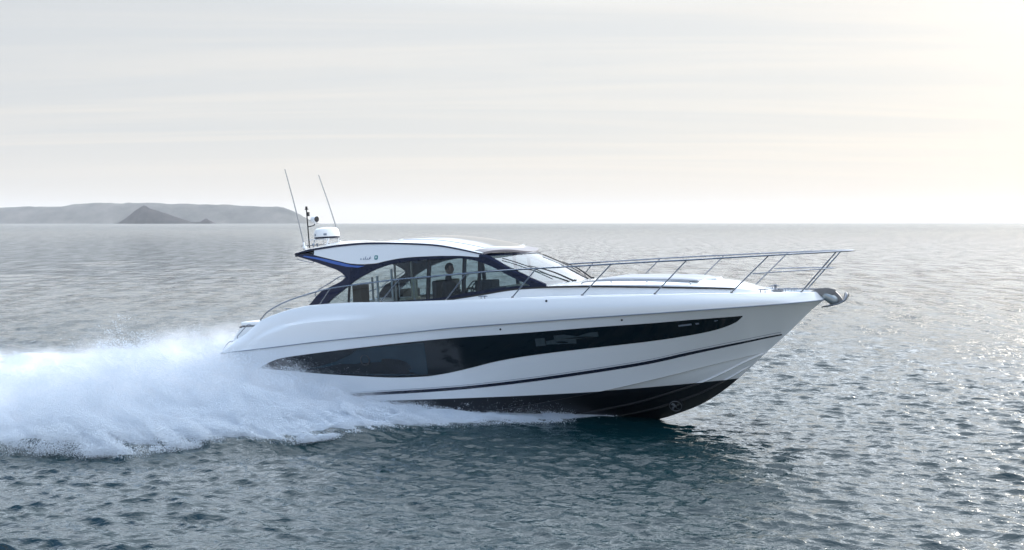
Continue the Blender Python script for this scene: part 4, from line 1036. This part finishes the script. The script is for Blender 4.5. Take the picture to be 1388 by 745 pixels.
def spray(n, sgn, eF, hs, seed):
    g = np.random.default_rng(seed)
    X = np.where(g.random(n) < .80, g.uniform(-11, 6, n), np.where(g.random(n) < .5, g.uniform(-42, 10.3, n), g.uniform(5, 10.7, n)))
    Z0 = g.random(n) * .6; w_ = wet(X); e_ = eF(X)
    inner = np.where(X < -.3, 0.0, w_)
    q = g.random(n) ** .85
    wobn = (fbm(X / 1.3 + 5, X * 0 + sgn, 2.0, 4) - .5) + .5 * (fbm(X / .22 + 5, Z0 / .15, 2.0, 3) - .5)
    Y = inner + (e_ * (1 + .14 * wobn * 2) - inner) * q
    # profile across: high near the hull, low arch at the outer curtain
    prof = np.where(q < .3, .8 + .2 * q / .3, (1 - ((q - .3) / .7) ** 1.5 * .72))
    xr = X + .8 * Y; lump = fbm(xr / 1.7, (Y - .3 * X) / .75, 1.5 + sgn, 4)
    fine = fbm(xr / .6, (Y - .3 * X) / .16, 7.5, 4)
    Ht = hTop(X) * hs * (1 if sgn < 0 else np.clip((X + 8) / 8, .35, 1)) * prof * (.12 + 1.5 * lump + .4 * (fine - .4))
    u = g.random(n)
    Z = Ht * u ** 1.9 + g.exponential(1.0, n) * (.03 + .13 * np.clip((4.5 - X) / 5, 0, 1) * (1 - .5 * q)) * (.4 + 1.2 * lump)
    # ragged upper layer: droplets gathered in strands leaning aft
    strand = fbm((X + Z * 1.2) / .35, Y / .25, Z / .22, 4)
    keep = strand > (.30 + .34 * (Z / (Ht + .05)) ** 1.5)
    # thin the outermost curtain
    keep &= g.random(n) < np.clip((1 - q) / .05 + .25, 0, 1)
    aft = np.clip((-X - 9) / 22, 0, .93); keep &= g.random(n) > aft
    keep &= ~((X < -2.5) & (q < .45) & (fbm(X / 1.1, Y / .8, 3.0, 4) < np.clip((-X - 2.5) / 6, 0, 1) * .62))
    fwd = np.clip((X - 6) / 9, 0, .4); keep &= g.random(n) > fwd
    X, Y, Z = X[keep], Y[keep], Z[keep]
    Y = sgn * Y
    wx_, wy_ = boat_xy(X - .25 * Z, Y)
    rad = g.gamma(2.2, .0017, len(X)).clip(.0012, .011)
    return np.stack([wx_, wy_, Z], -1), rad
a1, r1 = spray(5200000, -1, edgeS, 1.0, 21)
a2, r2 = spray(900000, 1, edgeP, .9, 22)
co = np.concatenate([a1, a2]); ra = np.concatenate([r1, r2])
# single thrown drops above and ahead of the sheet
g = np.random.default_rng(9); n = 60000
X = g.uniform(-9, 6.5, n); q = g.random(n); Y = -(wet(X) + (edgeS(X) * 1.04 - wet(X)) * q)
Z = hTop(X) * (1.05 - .55 * q) * (.6 + .5 * fbm(X / 1.5, Y / 1.5, .5, 3)) + g.exponential(.10, n)
wx_, wy_ = boat_xy(X - .3, Y); co = np.concatenate([co, np.stack([wx_, wy_, Z], -1)]); ra = np.concatenate([ra, g.uniform(.0015, .004, n)])
n = 90000; X = g.uniform(-14, 9.5, n); e_ = edgeS(X) * (1 + .14 * 2 * (fbm(X / 1.3 + 5, X * 0 - 1, 2.0, 4) - .5))
Y = -(e_ + g.normal(0, .16, n) - .1); Z = g.exponential(.09, n) * (.3 + 1.5 * fbm(X / .5, X * 0, 3.3, 3))
wx_, wy_ = boat_xy(X, Y); co = np.concatenate([co, np.stack([wx_, wy_, Z], -1)]); ra = np.concatenate([ra, g.uniform(.0018, .0055, n)])
points_object('spray', co, ra, 'white spray thrown up along the side and stern of the yacht')

# drifting mist round the sheet: a bounded volume in the boat's level frame
def mist():
    xs = np.linspace(-17, 7.5, 50); ys = np.linspace(-11.5, 4.2, 26); nx, ny = len(xs), len(ys)
    mb = MB(); hz = lambda X: 1.45 * float(hTop(X)) + .25
    mb.grid([[(X, Y, hz(X)) for Y in ys] for X in xs]); mb.grid([[(X, Y, -.35) for Y in ys[::-1]] for X in xs])
    mb.grid([[(X, ys[0], -.35), (X, ys[0], hz(X))] for X in xs]); mb.grid([[(X, ys[-1], hz(X)), (X, ys[-1], -.35)] for X in xs])
    mb.grid([[(xs[0], Y, hz(xs[0])), (xs[0], Y, -.35)] for Y in ys]); mb.grid([[(xs[-1], Y, -.35), (xs[-1], Y, hz(xs[-1]))] for Y in ys])
    o = mb.build('spray_mist', None, None, smooth=False)
    bm = bmesh.new(); bm.from_mesh(o.data); bmesh.ops.remove_doubles(bm, verts=bm.verts, dist=1e-4); bmesh.ops.recalc_face_normals(bm, faces=bm.faces); bm.to_mesh(o.data); bm.free()
    o.location = (BO.x, BO.y, 0); o.rotation_euler = (0, 0, YAW)
    m = bpy.data.materials.new('mist'); m.use_nodes = True; t = NT(m.node_tree); t.n.clear()
    p_ = t.add('ShaderNodeTexCoord').outputs['Object']; sp = t.add('ShaderNodeSeparateXYZ', {0: p_})
    X, Y, Z = sp.outputs[0], sp.outputs[1], sp.outputs[2]
    fx = t.math('DIVIDE', t.math('ADD', X, 17.0), 25.0)
    def curve(f, scale):
        return t.math('MULTIPLY', t.ramp(fx, [(k / 15, (f(-17 + 25 * k / 15) / scale,) * 3) for k in range(16)], 'B_SPLINE'), scale)
    H = curve(lambda x: float(hTop(x)) * (1.2 - .42 * sm(1 - abs(x - 2.2) / 2.4)), 3.0); E_ = curve(lambda x: float(edgeS(x)), 12.0)
    st = t.add('ShaderNodeMapping', {'Vector': p_, 'Scale': (0.8, 1.0, 1.0), 'Rotation': (0, R(25), 0)}).outputs[0]
    nz = t.add('ShaderNodeTexNoise', {'Vector': st, 'Scale': 1.15, 'Detail': 5.0, 'Roughness': 0.62, 'Distortion': 0.4}).outputs[0]
    top_ = t.math('MULTIPLY', H, t.math('MULTIPLY_ADD', nz, 3.0, -0.65))
    oY = t.math('MULTIPLY', Y, -1.0)
    lat = t.math('MULTIPLY', t.smooth(t.math('SUBTRACT', E_, oY), 0.0, 1.6), t.smooth(oY, -2.6, -0.4))
    # outer part of the sheet is lower
    top2 = t.math('MULTIPLY', top_, t.smooth(t.math('DIVIDE', oY, E_), 0.35, 1.0, 1.0, 0.38))
    d = t.smooth(t.math('DIVIDE', Z, t.math('MAXIMUM', top2, 0.02)), 1.0, 0.25)
    ends = t.math('MULTIPLY', t.smooth(X, -16, -6), t.smooth(X, 7.2, 3.5))
    dens = t.math('MULTIPLY', t.math('MULTIPLY', t.math('MULTIPLY', d, lat), ends), 1.3)
    v = t.add('ShaderNodeVolumePrincipled', {'Color': (0.97, 0.98, 1, 1), 'Density': dens, 'Anisotropy': 0.2})
    t.add('ShaderNodeOutputMaterial', {'Volume': v.outputs[0]}); o.data.materials.append(m)
    m.cycles.volume_sampling = 'MULTIPLE_IMPORTANCE' if hasattr(m.cycles, 'volume_sampling') else m.cycles.volume_sampling
    tag(o, 'fine white mist drifting over the spray beside the stern', 'mist', kind='stuff')
mist()
scene.cycles.volume_bounces = 3
scene.cycles.volume_step_rate = 2.0

# ------------------------------------------------------------------ haze
def haze():
    mb = MB(); mb.box(-14000, 14000, -300, 18000, -7, 300)
    o = mb.build('haze', None, None, smooth=False); m = bpy.data.materials.new('sea_haze'); m.use_nodes = True; t = NT(m.node_tree); t.n.clear()
    p = t.add('ShaderNodeVolumePrincipled', {'Color': (0.965, 0.97, 0.985, 1), 'Density': HAZE, 'Anisotropy': 0.1})
    t.add('ShaderNodeOutputMaterial', {'Volume': p.outputs[0]}); o.data.materials.append(m)
    tag(o, 'pale sea haze filling the air out to the horizon', 'haze', kind='stuff')
HAZE = 0.000045
haze()
